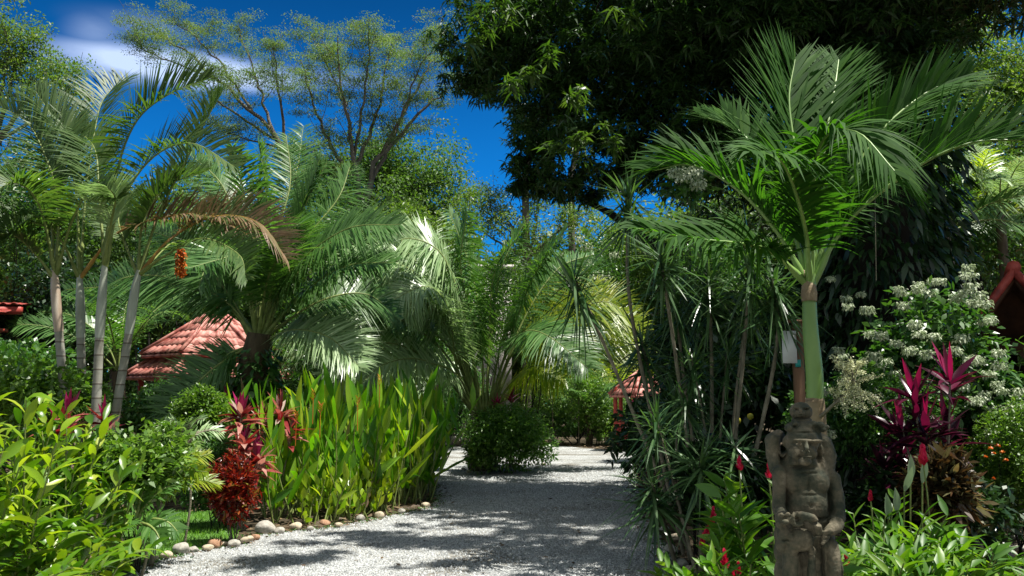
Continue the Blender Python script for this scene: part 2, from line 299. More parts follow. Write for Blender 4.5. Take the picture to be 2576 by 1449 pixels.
# ------------------------------------------------------------------ palms
def frond(parent, pts, seed, n=60, LL=.6, LW=.035, ang=50, lift=.35, droop=.35, start=.22, mats=('palm', 'rachis'), rr=.014, jit=.12, nseg=3, name='frond', lab=None, twist=0, side=None, stout=1., roll=52):
    rng = np.random.default_rng(seed); p = spline(pts, 24)
    H = p[-1] - p[0]; H[2] = 0
    if np.linalg.norm(H) < .25 * np.linalg.norm(p[-1] - p[0]): H = H + np.array([.15 * rng.normal(), -.5, 0])
    H /= np.linalg.norm(H); Sd = np.cross(H, [0, 0, 1.]) if side is None else np.asarray(side, float)
    Sd /= np.linalg.norm(Sd)
    if side is None:       # fronds roll to one side under their own weight
        if Sd[1] > 0: Sd = -Sd
        rl = math.radians(roll * rng.uniform(.6, 1.25)) * abs(H[0]); Sd = Sd * math.cos(rl) + np.array([0, 0, -1.]) * math.sin(rl)
    mb = MB(); tt = np.linspace(0, 1, 24)
    mb.tube(p, rr * (1.25 - tt) * np.where(tt < .12, stout, 1), 5, mat=1)
    ts = start + (1 - start) * (np.arange(n) / (n - 1)) ** 1.0
    T = np.gradient(p, axis=0); T /= np.linalg.norm(T, axis=1)[:, None]
    P = np.stack([np.interp(ts, tt, p[:, i]) for i in range(3)], 1); TT = np.stack([np.interp(ts, tt, T[:, i]) for i in range(3)], 1)
    Nn = np.cross(np.tile(Sd, (n, 1)), TT); Nn /= np.linalg.norm(Nn, axis=1)[:, None] + 1e-9
    Nn *= np.where(Nn[:, 2:3].mean() < 0, -1, 1)
    x = (ts - start) / (1 - start); prof = np.sin(PI * np.clip(.16 + .80 * x, 0, 1)) ** .6
    for sg in (-1, 1):
        a = np.radians(ang + 22 * (.5 - x) + rng.normal(0, 5, n))     # angle from the midrib, closing towards the tip
        sdv = Sd * sg * math.cos(twist) + 0
        d = TT * np.cos(a)[:, None] + (sdv[None] + Nn * (lift + rng.normal(0, jit, n))[:, None]) * np.sin(a)[:, None]
        d += rng.normal(0, jit * .5, (n, 3))
        up = Nn + Sd * sg * .5 * (-1)
        mb.leaves(P, d, LL * prof * rng.uniform(.85, 1.1, n), LW * rng.uniform(.8, 1.15, n), nseg, np.abs(droop * rng.uniform(.6, 1.5, n)), up=up, prof=.55, mat=0, rnd=np.clip(.5 + rng.normal(0, .22, n), 0, 1))
    o = mb.build(name, mats, parent)
    if lab: o['label'] = lab
    return o
def autofrond(base, az, el, L, bend, n=5):
    """control points of an arching frond: starts at elevation el, bends down over its length"""
    p = [np.array(base, float)]; e = el
    for i in range(n - 1):
        st = L / (n - 1); p.append(p[-1] + st * np.array([math.cos(az) * math.cos(e), math.sin(az) * math.cos(e), math.sin(e)])); e -= bend / (n - 1) * (1 + .25 * i)
    return p
def WD(base, lst, dz):      # photo points of a frond; distance goes evenly from base to base+dz
    k = len(lst); return [W(u, v, base + dz * (i / (k - 1)) ** 1.2) for i, (u, v) in enumerate(lst)]

# ------------------------------------------------------------------ trees
def tree(name, limbs, seed, crown_mat, label, cat='tree', group=None, bark='bark', nsub=5, sublen=1.6, nclump=3, leafn=60, ll=.1, lw=.05, cr=.6, flat=.45, start=.35, up=.35, extra=None, droop=.2, nseg=1, k=7):
    """limbs: list of (points, r0, r1). Branches grow off the outer part of each limb and end in leaf clumps."""
    rng = np.random.default_rng(seed); base = limbs[0][0][0]
    root = empty(name, (base[0], base[1], 0), label, cat, group)
    b = MB(); C = []
    for pts, r0, r1 in limbs:
        p = spline(pts, 16); p[1:-1] += rng.normal(0, .012 * np.linalg.norm(p[-1] - p[0]), (14, 3)) * .6
        b.tube(p, np.linspace(r0, r1, 16) * .68, k)
        for i in range(nsub):
            t = start + (1 - start) * (i + rng.random()) / nsub; j = min(14, int(t * 15)); q = p[j]; T = p[j + 1] - p[j]; T /= np.linalg.norm(T)
            dv = T * .6 + rdir(rng, 1, -.5, .9)[0] * .9; dv[2] = dv[2] + up; dv /= np.linalg.norm(dv)
            Ls = sublen * rng.uniform(.5, 1.2); e = q + dv * Ls; m = (q + e) / 2 + rng.normal(0, .08 * Ls, 3)
            sp = spline([q, m, e], 7); b.tube(sp, np.linspace(max(.012, (r0 + (r1 - r0) * t) * .22), .006, 7), 4)
            for c in range(nclump):
                tt = rng.uniform(.35, 1); C.append(sp[int(tt * 6)] + rng.normal(0, cr * .5, 3) * [1, 1, flat])
                if rng.random() < .6: b.tube([sp[int(tt * 6)], C[-1]], .006, 3)
        C.append(p[-1])
    if extra is not None: C += list(extra)
    b.build('trunk', bark, root)
    C = np.array(C); mI = np.repeat(np.arange(len(C)), leafn); m = len(mI)
    off = rdir(rng, m) * (rng.random(m) ** .45)[:, None] * cr * rng.uniform(.6, 1.15, len(C))[mI][:, None] * [1, 1, flat]
    lb = MB(); d = off / cr + rng.normal(0, .8, (m, 3)); rc = rng.uniform(.15, .85, len(C))[mI]
    lb.leaves(C[mI] + off, d, ll * rng.uniform(.7, 1.3, m), lw * rng.uniform(.7, 1.2, m), nseg, droop, rng=rng, rnd=np.clip(rc + rng.normal(0, .15, m), 0, 1))
    lb.build('crown', crown_mat, root); return root

def blobs_crown(blobs, seed, n, ll, lw, droop=.5, whorl=8, cfrac=.35, nseg=2, prof=.6, rndc=None):
    """foliage filling ellipsoids: whorls of leaves at twig ends, uneven in density"""
    rng = np.random.default_rng(seed); mb = MB(); tw = []
    vol = np.array([r[0] * r[1] * r[2] for c, r in blobs]) ** .72; cnt = (vol / vol.sum() * n / whorl).astype(int) + 1
    for (c, r), k in zip(blobs, cnt):
        sub = rdir(rng, max(5, k // 14)) * (rng.random((max(5, k // 14), 1)) ** .4) * r       # twig groups
        g = rng.integers(0, len(sub), k)
        tw.append(c + sub[g] + rng.normal(0, cfrac * .42, (k, 3)) * np.minimum(r, 1.3))
    tw = np.concatenate(tw); k = len(tw); idx = np.repeat(np.arange(k), whorl); m = len(idx)
    d = rdir(rng, m, -.5, .7); pos = tw[idx] + rng.normal(0, .03, (m, 3)); rc = rng.beta(2, 2, k)[idx]
    mb.leaves(pos, d, ll * rng.uniform(.6, 1.25, m), lw * rng.uniform(.75, 1.2, m), nseg, droop * rng.uniform(.3, 1.5, m), rng=rng, prof=prof, rnd=np.clip(rc + rng.normal(0, .12, m), 0, 1))
    return mb, tw

def shrub(name, c, r, seed, mat, label, n=3000, ll=.09, lw=.045, cat='shrub', group=None, droop=.25, lobes=9, nseg=1, whorl=5, stems=7, flowers=None, bark='bark', base_z=0.):
    """bush: stems from the ground, leaf whorls gathered in uneven lobes"""
    rng = np.random.default_rng(seed); c = np.array(c, float); r = np.array(r, float)
    root = empty(name, (c[0], c[1], base_z), label, cat, group)
    lob = c + rdir(rng, lobes, -.5, 1) * r * rng.uniform(.35, .78, (lobes, 1)); rad = r * rng.uniform(.30, .5, (lobes, 1))
    k = n // whorl; g = rng.integers(0, lobes, k)
    dd = rdir(rng, k); tw = lob[g] + dd * rad[g] * (rng.random((k, 1)) ** .35)
    k2 = k // 4; tw[:k2] = c + rdir(rng, k2) * r * (rng.random((k2, 1)) ** .4) * .9
    tw[:, 2] = np.maximum(tw[:, 2], base_z + .06)
    idx = np.repeat(np.arange(k), whorl); m = len(idx)
    outw = (tw - c) / r; d = outw[idx] * .6 + rng.normal(0, .7, (m, 3)) + [0, 0, .2]
    rc = rng.beta(2, 2, k)[idx]
    lb = MB(); lb.leaves(tw[idx] + rng.normal(0, ll * .3, (m, 3)), d, ll * rng.uniform(.6, 1.3, m), lw * rng.uniform(.7, 1.2, m), nseg, droop, rng=rng, rnd=np.clip(rc + rng.normal(0, .15, m), 0, 1))
    lb.build('foliage', mat, root)
    sb = MB()
    for i in range(stems):
        e = lob[i % lobes]; b0 = np.array([c[0], c[1], base_z]) + rng.normal(0, .08, 3) * [r[0], r[1], 0]
        sb.tube(spline([b0, (b0 + e) / 2 + rng.normal(0, .08, 3) * r, e], 7), np.linspace(.014, .004, 7) * max(.5, min(2, r[2])), 5)
    sb.build('stem', bark, root)
    return root, tw, rng

def ginger_stem(mb, base, top, bend, rng, nl=9, LL=.38, LW=.085, mat=0, smat=1, start=.25, spread=50, droop=.35, az=None):
    base = np.array(base, float); top = np.array(top, float)
    mid = (base + top) / 2 + np.array([0, 0, 1]) * bend
    p = spline([base, mid, top], 12); mb.tube(p, np.linspace(.011, .005, 12), 4, mat=smat)
    az = rng.uniform(0, PI) if az is None else az
    ts = start + (1 - start) * np.arange(nl) / (nl - 1); P = np.stack([np.interp(ts, np.linspace(0, 1, 12), p[:, i]) for i in range(3)], 1)
    T = p[-1] - p[0]; T /= np.linalg.norm(T); sdv = np.array([math.cos(az), math.sin(az), 0])
    sg = np.where(np.arange(nl) % 2, 1, -1)[:, None]; a = np.radians(spread * rng.uniform(.6, 1.2, nl))[:, None]
    d = T * np.cos(a) + sdv * sg * np.sin(a) + rng.normal(0, .12, (nl, 3))
    prof = .65 + .35 * np.sin(PI * ts)
    mb.leaves(P, d, LL * prof * rng.uniform(.8, 1.15, nl), LW * rng.uniform(.8, 1.15, nl), 4, droop * rng.uniform(.3, 1.4, nl), fold=.35, prof=.75, mat=mat, rnd=np.clip(.5 + rng.normal(0, .25, nl), 0, 1), up=np.tile([0, 0, 1.], (nl, 1)) + rng.normal(0, .3, (nl, 3)))
def rosette(mb, c, rng, n=40, LL=.45, LW=.03, axis=(0, 0, 1), lo=-.6, hi=1., droop=.4, mat=0, nseg=4, hstem=.15, fold=0, prof=.6):
    axis = np.array(axis, float); axis /= np.linalg.norm(axis)
    d = rdir(rng, n, lo, hi); q = Vector((0, 0, 1)).rotation_difference(Vector(axis)); R = np.array(q.to_matrix()); d = d @ R.T
    h = rng.random(n); pos = np.array(c) + axis * ((h - 1) * hstem)[:, None]
    el = d @ axis
    mb.leaves(pos, d, LL * rng.uniform(.7, 1.15, n), LW * rng.uniform(.8, 1.2, n), nseg, droop * rng.uniform(.4, 1.3, n) * (1.1 - .7 * np.clip(el, 0, 1)), fold=fold, prof=prof, mat=mat, rng=rng, up=np.tile(axis, (n, 1)) + rng.normal(0, .2, (n, 3)))

# ================================================================== GROUND
def sheet(name, pts, z, mat, label=None):
    mb = MB(); mb.add([(p[0], p[1], z) for p in pts]); me = bpy.data.meshes.new(name)
    me.from_pydata([(p[0], p[1], z) for p in pts], [], [list(range(len(pts)))]); me.materials.append(M[mat]); me.update()
    o = bpy.data.objects.new(name, me); COL.objects.link(o); tag(o, kind='structure'); return o
sheet('ground', [(-400, -100), (400, -100), (400, 600), (-400, 600)], 0, 'soil')
left_edge = [G(*p)[:2] for p in [(300, 1449), (390, 1412), (480, 1388), (580, 1372), (640, 1348), (720, 1338), (840, 1326), (960, 1302), (1060, 1282), (1098, 1262)]]
gr = [(-2.6, -6), (-4.2, 0), (-4.3, 4), (-3.9, 7)] + left_edge + [G(*p)[:2] for p in [(1080, 1215), (980, 1190), (880, 1180), (760, 1180), (700, 1150), (800, 1130), (1000, 1118), (1200, 1118), (1400, 1121), (1500, 1130), (1600, 1138), (1640, 1150), (1640, 1175), (1598, 1190), (1604, 1220), (1628, 1270), (1650, 1330), (1690, 1390), (1720, 1449)]] + [(1.6, 6), (2.2, 3), (2.5, 0), (2.6, -6)]
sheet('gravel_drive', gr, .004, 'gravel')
sheet('lawn', [G(*p)[:2] for p in [(250, 1449), (400, 1413), (480, 1388), (575, 1374), (600, 1350), (600, 1300), (560, 1285), (380, 1285), (250, 1300)]], .008, 'lawn')
rng = np.random.default_rng(5)
def inpoly(P, poly):
    poly = np.array(poly); x, y = P[:, 0], P[:, 1]; ins = np.zeros(len(P), bool); j = len(poly) - 1
    for i in range(len(poly)):
        xi, yi = poly[i]; xj, yj = poly[j]
        c = ((yi > y) != (yj > y)) & (x < (xj - xi) * (y - yi) / (yj - yi + 1e-12) + xi); ins ^= c; j = i
    return ins
# loose pebbles lying on the drive
n = 150000; y = 6.5 + 16 * rng.random(n) ** 1.6; P = np.stack([rng.uniform(-5, 6, n), y], 1); P = P[inpoly(P, gr)]; n = len(P)
oc = np.array([(1, 0, 0), (0, 1, 0), (-1, 0, 0), (0, -1, 0), (0, 0, 1)], float); s_ = rng.uniform(.005, .011, (n, 1, 1)) * (1 + P[:, 1] / 30)[:, None, None]
a = rng.uniform(0, 2 * PI, n); R = np.zeros((n, 3, 3)); R[:, 0, 0] = np.cos(a); R[:, 0, 1] = -np.sin(a); R[:, 1, 0] = np.sin(a); R[:, 1, 1] = np.cos(a); R[:, 2, 2] = 1
V = oc[None] * s_ * rng.uniform(.55, 1.2, (n, 5, 1)); V[:, 4] += rng.normal(0, .3, (n, 3)) * s_[:, 0] ; V = np.einsum('nij,nkj->nki', R, V); V[:, :, :2] += P[:, None]; V[:, :, 2] += .005; V[:, 4, 2] = np.abs(V[:, 4, 2]) + .002
mb = MB(); tr = np.arange(n)[:, None, None] * 5 + np.array([(0, 1, 4), (1, 2, 4), (2, 3, 4), (3, 0, 4)])[None]
mb.add(V.reshape(-1, 3), tris=tr.reshape(-1, 3), rnd=np.repeat(rng.beta(2.5, 2.5, n), 5))
tag(mb.build('gravel', 'pebble', smooth=False), kind='stuff', label='loose pale grey pebbles covering the drive', cat='gravel')
# grass
lp = [G(*p)[:2] for p in [(330, 1430), (400, 1410), (480, 1384), (575, 1370), (600, 1345), (600, 1300), (560, 1292), (380, 1292), (300, 1310)]]
n = 26000; P = np.stack([rng.uniform(-6.5, -2.5, n), rng.uniform(7.5, 14, n)], 1); P = P[inpoly(P, lp)]; n = len(P)
mb = MB(); d = rng.normal(0, .35, (n, 3)) + [.1, -.1, 1]
mb.leaves(np.c_[P, np.full(n, .005)], d, rng.uniform(.05, .12, n), .008, 2, .3, rng=rng)
tag(mb.build('grass', 'grass'), kind='stuff', label='bright green lawn grass behind the stone edging', cat='grass')
# leaf litter under the planting
n = 60000; P = np.stack([rng.uniform(-16, 16, n), rng.uniform(4, 34, n)], 1); P = P[~inpoly(P, gr) & ~inpoly(P, lp)]; n = len(P)
mb = MB(); d = rdir(rng, n, -.1, .35); mb.leaves(np.c_[P, rng.uniform(.005, .04, n)], d, rng.uniform(.06, .2, n), rng.uniform(.02, .06, n), 2, .05, rng=rng)
tag(mb.build('leaf_litter', 'litter'), kind='stuff', label='brown fallen leaves on the soil of the beds', cat='leaf litter')
n = 260; P = np.stack([rng.uniform(-4, 4, n), rng.uniform(7, 22, n)], 1); P = P[inpoly(P, gr)]; n = len(P)
mb = MB(); mb.leaves(np.c_[P, np.full(n, .02)], rdir(rng, n, 0, .2), rng.uniform(.03, .08, n), .03, 2, .05, rng=rng)
tag(mb.build('fallen_leaves', 'litter'), kind='stuff', label='scattered dead leaves lying on the gravel drive', cat='leaf litter')

# weeds and dead leaves gathering along the edges of the drive
ed = np.array(gr); seg = []
for i in range(len(ed)):
    a_, b_ = ed[i], ed[(i + 1) % len(ed)]
    if 6 < a_[1] < 30 and 6 < b_[1] < 30: L_ = np.linalg.norm(b_ - a_); t_ = rng.random((int(L_ * 60) + 1, 1)); seg.append(a_ + (b_ - a_) * t_ + rng.normal(0, .10, (len(t_), 2)))
P = np.concatenate(seg); n = len(P); mb = MB(); idx = np.repeat(np.arange(n), 3); mb.leaves(np.c_[P[idx] + rng.normal(0, .02, (3 * n, 2)), np.full(3 * n, .012)], rdir(rng, 3 * n, .2, .9), rng.uniform(.02, .07, 3 * n), .014, 2, .3, rng=rng)
tag(mb.build('weeds', 'shrub'), kind='stuff', label='small weeds creeping in along the drive edges', cat='weeds')
P = P + rng.normal(0, .12, P.shape); mb = MB(); mb.leaves(np.c_[P, np.full(n, .02)], rdir(rng, n, -.05, .3), rng.uniform(.03, .09, n), rng.uniform(.012, .03, n), 2, .05, rng=rng)
tag(mb.build('edge_litter', 'litter'), kind='stuff', label='dead leaves gathered along the drive edges', cat='leaf litter')
# stones -----------------------------------------------------------
def stone_mesh(seed, mat):
    import bmesh
    bm = bmesh.new(); bmesh.ops.create_icosphere(bm, subdivisions=3, radius=.5); r = random.Random(seed)
    pl = [(Vector((r.gauss(0, 1), r.gauss(0, 1), r.gauss(0, 1))).normalized(), r.uniform(.30, .44)) for _ in range(9)]
    for v in bm.verts:
        for nrm, dd in pl:
            e = v.co.dot(nrm) - dd
            if e > 0: v.co -= nrm * e * .8
        v.co.z *= .68
    me = bpy.data.meshes.new('stone'); bm.to_mesh(me); bm.free(); me.materials.append(M[mat])
    for p in me.polygons: p.use_smooth = True
    return me
SM = {k: [stone_mesh(i * 7 + j, k) for i in range(3)] for j, k in enumerate(('stoneA', 'stoneB', 'stoneC'))}
CN = {'stoneA': 'grey', 'stoneB': 'tan', 'stoneC': 'rust brown'}
def stone(u, v, wpx, k, label, group='stones edging the drive', name='edging_stone', z=None, loc=None, sz=None):
    p = G(u, v) if loc is None else np.array(loc); s = .75 * wpx * p[1] / FPX if sz is None else sz
    o = bpy.data.objects.new(name, random.choice(SM[k])); COL.objects.link(o)
    o.location = (p[0], p[1] + s * .3, (.26 * s if z is None else z)); o.scale = (s, s * random.uniform(.8, 1.1), s * random.uniform(.85, 1.1)); o.rotation_euler = (random.uniform(-.2, .2), random.uniform(-.2, .2), random.uniform(0, 6))
    return tag(o, label, 'stone', group)
random.seed(4)
for u, v, wp, k, lab in [
    (385, 1412, 30, 'stoneB', 'small tan edging stone, leftmost at the tip of the lawn'), (415, 1407, 42, 'stoneB', 'cream oval stone second from the left on the lawn edge'),
    (452, 1396, 62, 'stoneA', 'large flat grey stone at the near edge of the lawn'), (484, 1391, 34, 'stoneA', 'small grey stone right of the large flat lawn stone'),
    (533, 1381, 52, 'stoneC', 'rust red stone lying upright on the lawn edge'), (560, 1376, 34, 'stoneB', 'tan stone leaning on the rust red stone'), (519, 1388, 40, 'stoneB', 'low tan stone in front of the rust red stone'),
    (585, 1379, 48, 'stoneA', 'rounded grey stone beside the rust red stone'), (615, 1369, 48, 'stoneB', 'pale rounded stone at the foot of the red croton'),
    (640, 1360, 34, 'stoneC', 'small rust stone in front of the big boulder by the croton'), (662, 1345, 74, 'stoneA', 'biggest grey brown boulder right of the red croton'), (700, 1344, 38, 'stoneA', 'round pale grey stone right of the biggest boulder'),
    (742, 1335, 46, 'stoneB', 'dark tan stone under the left end of the heliconias'), (778, 1337, 30, 'stoneA', 'small grey stone under the heliconias, second from the left end'), (815, 1326, 42, 'stoneC', 'reddish stone below the heliconia stems'),
    (850, 1328, 30, 'stoneB', 'small tan stone right of the reddish heliconia stone'), (905, 1312, 34, 'stoneA', 'low grey stone below the middle heliconias'), (952, 1305, 38, 'stoneB', 'tan stone below the right heliconias'), (1010, 1293, 32, 'stoneA', 'grey stone near the right end of the heliconia bed'), (1070, 1278, 30, 'stoneB', 'last tan stone at the right end of the heliconia bed'),
    (1672, 1338, 34, 'stoneA', 'pale upright stone under the dracaena canes'), (1690, 1395, 56, 'stoneA', 'large dark grey boulder at the right drive edge'), (1716, 1428, 48, 'stoneA', 'grey boulder nearest the camera on the right drive edge'), (1700, 1362, 40, 'stoneB', 'tan stone between the boulders on the right drive edge'), (1735, 1440, 34, 'stoneB', 'pale stone beside the nearest right boulder'),
    (1660, 1300, 26, 'stoneB', 'small tan stone below the drooping dracaena rosette'), (1640, 1262, 22, 'stoneA', 'small grey stone further back on the right drive edge')]:
    stone(u, v, wp, k, lab)
for i, (u, v) in enumerate([(1165, 1184), (1180, 1190), (1200, 1193), (1330, 1186), (1350, 1180), (1367, 1172), (1190, 1180)]):
    stone(u, v, 18, ['stoneA', 'stoneB'][i % 2], 'small stone ringing the island bush in the drive', 'stones around the island bush')
rs = random.Random(9)
for i in range(60):     # heap of cobbles past the drive
    q = rs.random(); stone(0, 0, 0, rs.choice(['stoneA', 'stoneA', 'stoneB']), 'grey cobble in the heap beyond the drive', 'cobble heap left of the island', 'cobble', loc=(G(1110 + 80 * q, 1114)[0], 32.3 + rs.random() * 1.2, 0), z=.06 + .32 * rs.random() * (1 - abs(q - .6)), sz=rs.uniform(.15, .3))
for i, (u, v, wp) in enumerate([(1590, 1144, 30), (1615, 1150, 34), (1600, 1158, 28), (1560, 1136, 26), (1630, 1137, 26)]):
    o = stone(u, v, wp, 'stoneB', ['flat stepping stone on the path to the small pavilion'][0], 'stepping stones by the small pavilion', 'stepping_stone'); o.scale[2] *= .25; o.location[2] = .03
for i, (u, v, wp) in enumerate([(2560, 1360, 50), (2575, 1395, 60), (2540, 1410, 46)]):
    stone(u, v, wp, 'stoneA', ['grey stone at the right frame edge, farthest of three', 'biggest grey stone at the right frame edge', 'grey stone at the right frame edge, nearest to the ginger'][i], 'stones at the right frame edge')

# ================================================================== BUILDINGS
def tiled_facet(mb, A, B, C_, D, tw=.2, rows=9, amp=.034, mat=0):
    """roof facet, eave A-B, top D-C: barrel tile ridges running up the slope, each row lapping the next"""
    A, B, C_, D = map(lambda x: np.array(x, float), (A, B, C_, D)); Le = np.linalg.norm(B - A); nc = max(2, int(Le / tw)) * 6
    nrm = np.cross(B - A, D - A); nrm /= np.linalg.norm(nrm)
    if nrm[2] < 0: nrm = -nrm
    sx = np.linspace(0, 1, nc + 1)[None, :]; V = []; Q = []
    for r in range(rows):
        base = mb.n; vv = []
        for t, h in ((r / rows, .010), ((r + 1) / rows, .0)):
            l = A + (D - A) * t; rr = B + (C_ - B) * t; wd = np.linalg.norm(rr - l)
            x = (np.arange(nc + 1) / nc); full = x * Le - Le / 2
            p = l + (rr - l) * x[:, None]
            ph = ((x - .5) * wd / tw) * 2 * PI; hh = amp * np.maximum(0, np.cos(ph)) ** .6 + h
            vv.append(p + nrm * hh[:, None])
        low = vv[0] - nrm * .012
        V = np.concatenate([low, vv[0], vv[1]]); k = nc + 1; j = np.arange(nc)
        q = np.concatenate([np.stack([j, j + 1, j + 1 + k, j + k], 1), np.stack([j + k, j + 1 + k, j + 1 + 2 * k, j + 2 * k], 1)])
        mb.add(V, q, mat=mat)
def pavilion(name, c, tiers, nside, label, tile, cat='pavilion', rot=0, posts=None, floor=None, ph=2.1):
    root = empty(name, (c[0], c[1], 0), label, cat)
    for ti, (z0, z1, r0, r1) in enumerate(tiers):
        mb = MB(); cap = MB()
        for i in range(nside):
            a0, a1 = rot + 2 * PI * i / nside, rot + 2 * PI * (i + 1) / nside
            f = lambda a, r, z: (c[0] + r * math.cos(a), c[1] + r * math.sin(a), z)
            tiled_facet(mb, f(a0, r0, z0), f(a1, r0, z0), f(a1, r1, z1), f(a0, r1, z1), rows=max(3, int((r0 - r1) / .25)))
            cap.tube([f(a0, r0 + .04, z0 + .02), f(a0, r1, z1 + .03)], .05, 8, cap=True)
            cap.tube([f(a0, r0 - .02, z0 - .05), f(a1, r0 - .02, z0 - .05)], .05, 4)
        rf = mb.build('roof', tile, root, smooth=False); cp = cap.build('ridge_cap', tile, root)
    wb = MB(); top = tiers[-1]
    if len(tiers) > 1: wb.tube([(c[0], c[1], tiers[0][1] - .05), (c[0], c[1], tiers[1][0] + .2)], tiers[0][3] * .9, nside)
    if len(tiers) > 1: wb.build('clerestory', 'dkwood', root)
    for i in range(nside):
        a0 = rot + 2 * PI * i / nside; r = tiers[0][2] * .82; p = MB(); p.tube([(c[0] + r * math.cos(a0), c[1] + r * math.sin(a0), 0), (c[0] + r * math.cos(a0), c[1] + r * math.sin(a0), tiers[0][0] + .25)], .07, 8); p.build('post', posts or 'redwood', root)
        if floor:
            a1 = rot + 2 * PI * (i + 1) / nside; A = np.array([c[0] + r * math.cos(a0), c[1] + r * math.sin(a0), 0]); B = np.array([c[0] + r * math.cos(a1), c[1] + r * math.sin(a1), 0])
            rb = MB(); [rb.tube([A + [0, 0, z], B + [0, 0, z]], .035, 5) for z in (.15, .9)]
            for j in range(1, 9): rb.tube([A + (B - A) * j / 9 + [0, 0, .15], A + (B - A) * j / 9 + [0, 0, .9]], .028, 4)
            rb.build('railing', 'redwood', root)
    return root
gc = W(535, 900, 21)
pavilion('pavilion', (gc[0] - .1, gc[1] + .4, 0), [(W(0, 946, 21)[2], W(0, 895, 21)[2], 1.95, 1.25), (W(0, 893, 21)[2], W(0, 776, 21)[2], 1.62, .02)], 6, 'two tiered salmon pink tiled pavilion roof behind the left palms', 'tile', rot=math.radians(23), posts='redwood')
gc = W(1600, 960, 29)
pavilion('pavilion', (gc[0] + .25, gc[1] + .6, 0), [(W(0, 992, 29)[2], W(0, 935, 29)[2] + .05, 1.1, .02)], 6, 'small red tiled pavilion with red railing at the far end of the drive', 'tile', rot=math.radians(12), floor=True)
# left house eave
hr = empty('house', (-12.2, 19, 0), 'red roofed house cut by the left frame edge behind the palms', 'house')
mb = MB(); zt = W(0, 762, 17)[2]; zb = W(0, 808, 17)[2]; xr = W(60, 800, 17)[0]; xr2 = W(92, 800, 17)[0]
tiled_facet(mb, (-20, 16.8, zt - .05), (xr, 16.8, zt - .05), (xr - .6, 19, zt + .12), (-20, 19, zt + .12), rows=8); mb.build('roof', 'tile_red', hr, smooth=False)
mb = MB(); tiled_facet(mb, (-20, 15.6, zb), (xr2, 15.6, zb), (xr2 - .5, 17.2, zb + .22), (-20, 17.2, zb + .22), rows=4); mb.build('roof', 'tile_red', hr, smooth=False)
mb = MB(); mb.box(((-20 + xr) / 2, 16.9, zt - .16), (xr + 20, .1, .14)); mb.box(((-20 + xr2) / 2 - .05, 15.72, zb - .09), (xr2 + 19.9, .1, .16)); mb.box(((-20 + xr2) / 2 - .2, 16.3, zb - .19), (xr2 + 19.4, 1.3, .06)); mb.build('fascia', 'redwood', hr, smooth=False)
mb = MB(); mb.box(((-20 + xr2) / 2 - .8, 17.6, (zb - .2) / 2), (xr2 + 18.4, 1.6, zb - .24)); mb.build('wall', 'redwood', hr, smooth=False)
# right house with open gable
ap = W(2512, 692, 13.0)
hr = empty('house', (ap[0], 12.6, 0), 'dark brown timber house with red tiled gable roof at the right frame edge', 'house')
el = W(2385, 880, 13.0)
sl_ = (ap[2] - el[2]) / (ap[0] - el[0]); xr_ = ap[0] + (ap[0] - el[0]); y0, y1 = 12.6, 22.
mb = MB(); tiled_facet(mb, (el[0], y0, el[2]), (el[0], y1, el[2]), (ap[0], y1, ap[2]), (ap[0], y0, ap[2]), rows=6); tiled_facet(mb, (xr_, y1, el[2]), (xr_, y0, el[2]), (ap[0], y0, ap[2]), (ap[0], y1, ap[2]), rows=6)
rf = mb.build('roof', 'tile', hr, smooth=False)
mb = MB(); mb.tube([(ap[0], y0 - .05, ap[2] + .05), (ap[0], y1, ap[2] + .05)], .1, 8, cap=True)
for x in (el[0], xr_): mb.tube([(ap[0], y0 - .02, ap[2]), (x, y0 - .02, el[2])], .06, 8, cap=True)
mb.build('ridge_cap', 'tile_red', hr)
mb = MB()
def slab(mb, p0, p1, y0, y1, th):
    (x0, z0), (x1, z1) = p0, p1
    mb.add([(x0, y0, z0), (x1, y0, z1), (x1, y1, z1), (x0, y1, z0), (x0, y0, z0 - th), (x1, y0, z1 - th), (x1, y1, z1 - th), (x0, y1, z0 - th)], [(0, 1, 2, 3), (7, 6, 5, 4), (0, 4, 5, 1), (3, 2, 6, 7), (0, 3, 7, 4), (1, 5, 6, 2)])
slab(mb, (el[0] + .02, el[2] - .03), (ap[0], ap[2] - .03), y0 + .03, y1 - .05, .12); slab(mb, (ap[0] + .002, ap[2] - .03), (xr_ - .02, el[2] - .03), y0 + .03, y1 - .05, .12); mb.build('soffit', 'dkwood', hr, smooth=False)
mb = MB(); gx0 = el[0] + .25; gx1 = xr_ - .25; gy = y0 + 1.0
mb.add([(gx0, gy, el[2] + .25 * sl_ - .17), (gx1, gy, el[2] + .25 * sl_ - .17), (ap[0], gy, ap[2] - .17), (gx0, gy + .08, el[2] + .25 * sl_ - .17), (gx1, gy + .08, el[2] + .25 * sl_ - .17), (ap[0], gy + .08, ap[2] - .17)], [(0, 1, 4, 3)], [(0, 2, 1), (3, 4, 5)]); mb.build('gable', 'dkwood', hr, smooth=False)
for x in (ap[0] + .35, gx1): mb = MB(); mb.box((x, gy + .05, (el[2] + .1) / 2), (.12, .12, el[2] + .1)); mb.build('post', 'dkwood', hr, smooth=False)
mb = MB(); mb.box(((gx0 + gx1) / 2, gy - .06, el[2] + .08), (gx1 - gx0, .12, .16)); mb.build('beam', 'dkwood', hr, smooth=False)
mb = MB(); mb.box((ap[0] + 1.6, 18, 1.1), (3.4, 5, 2.2)); mb.build('wall', 'dkwood', hr, smooth=False); hr.rotation_euler[2] = math.radians(-27)
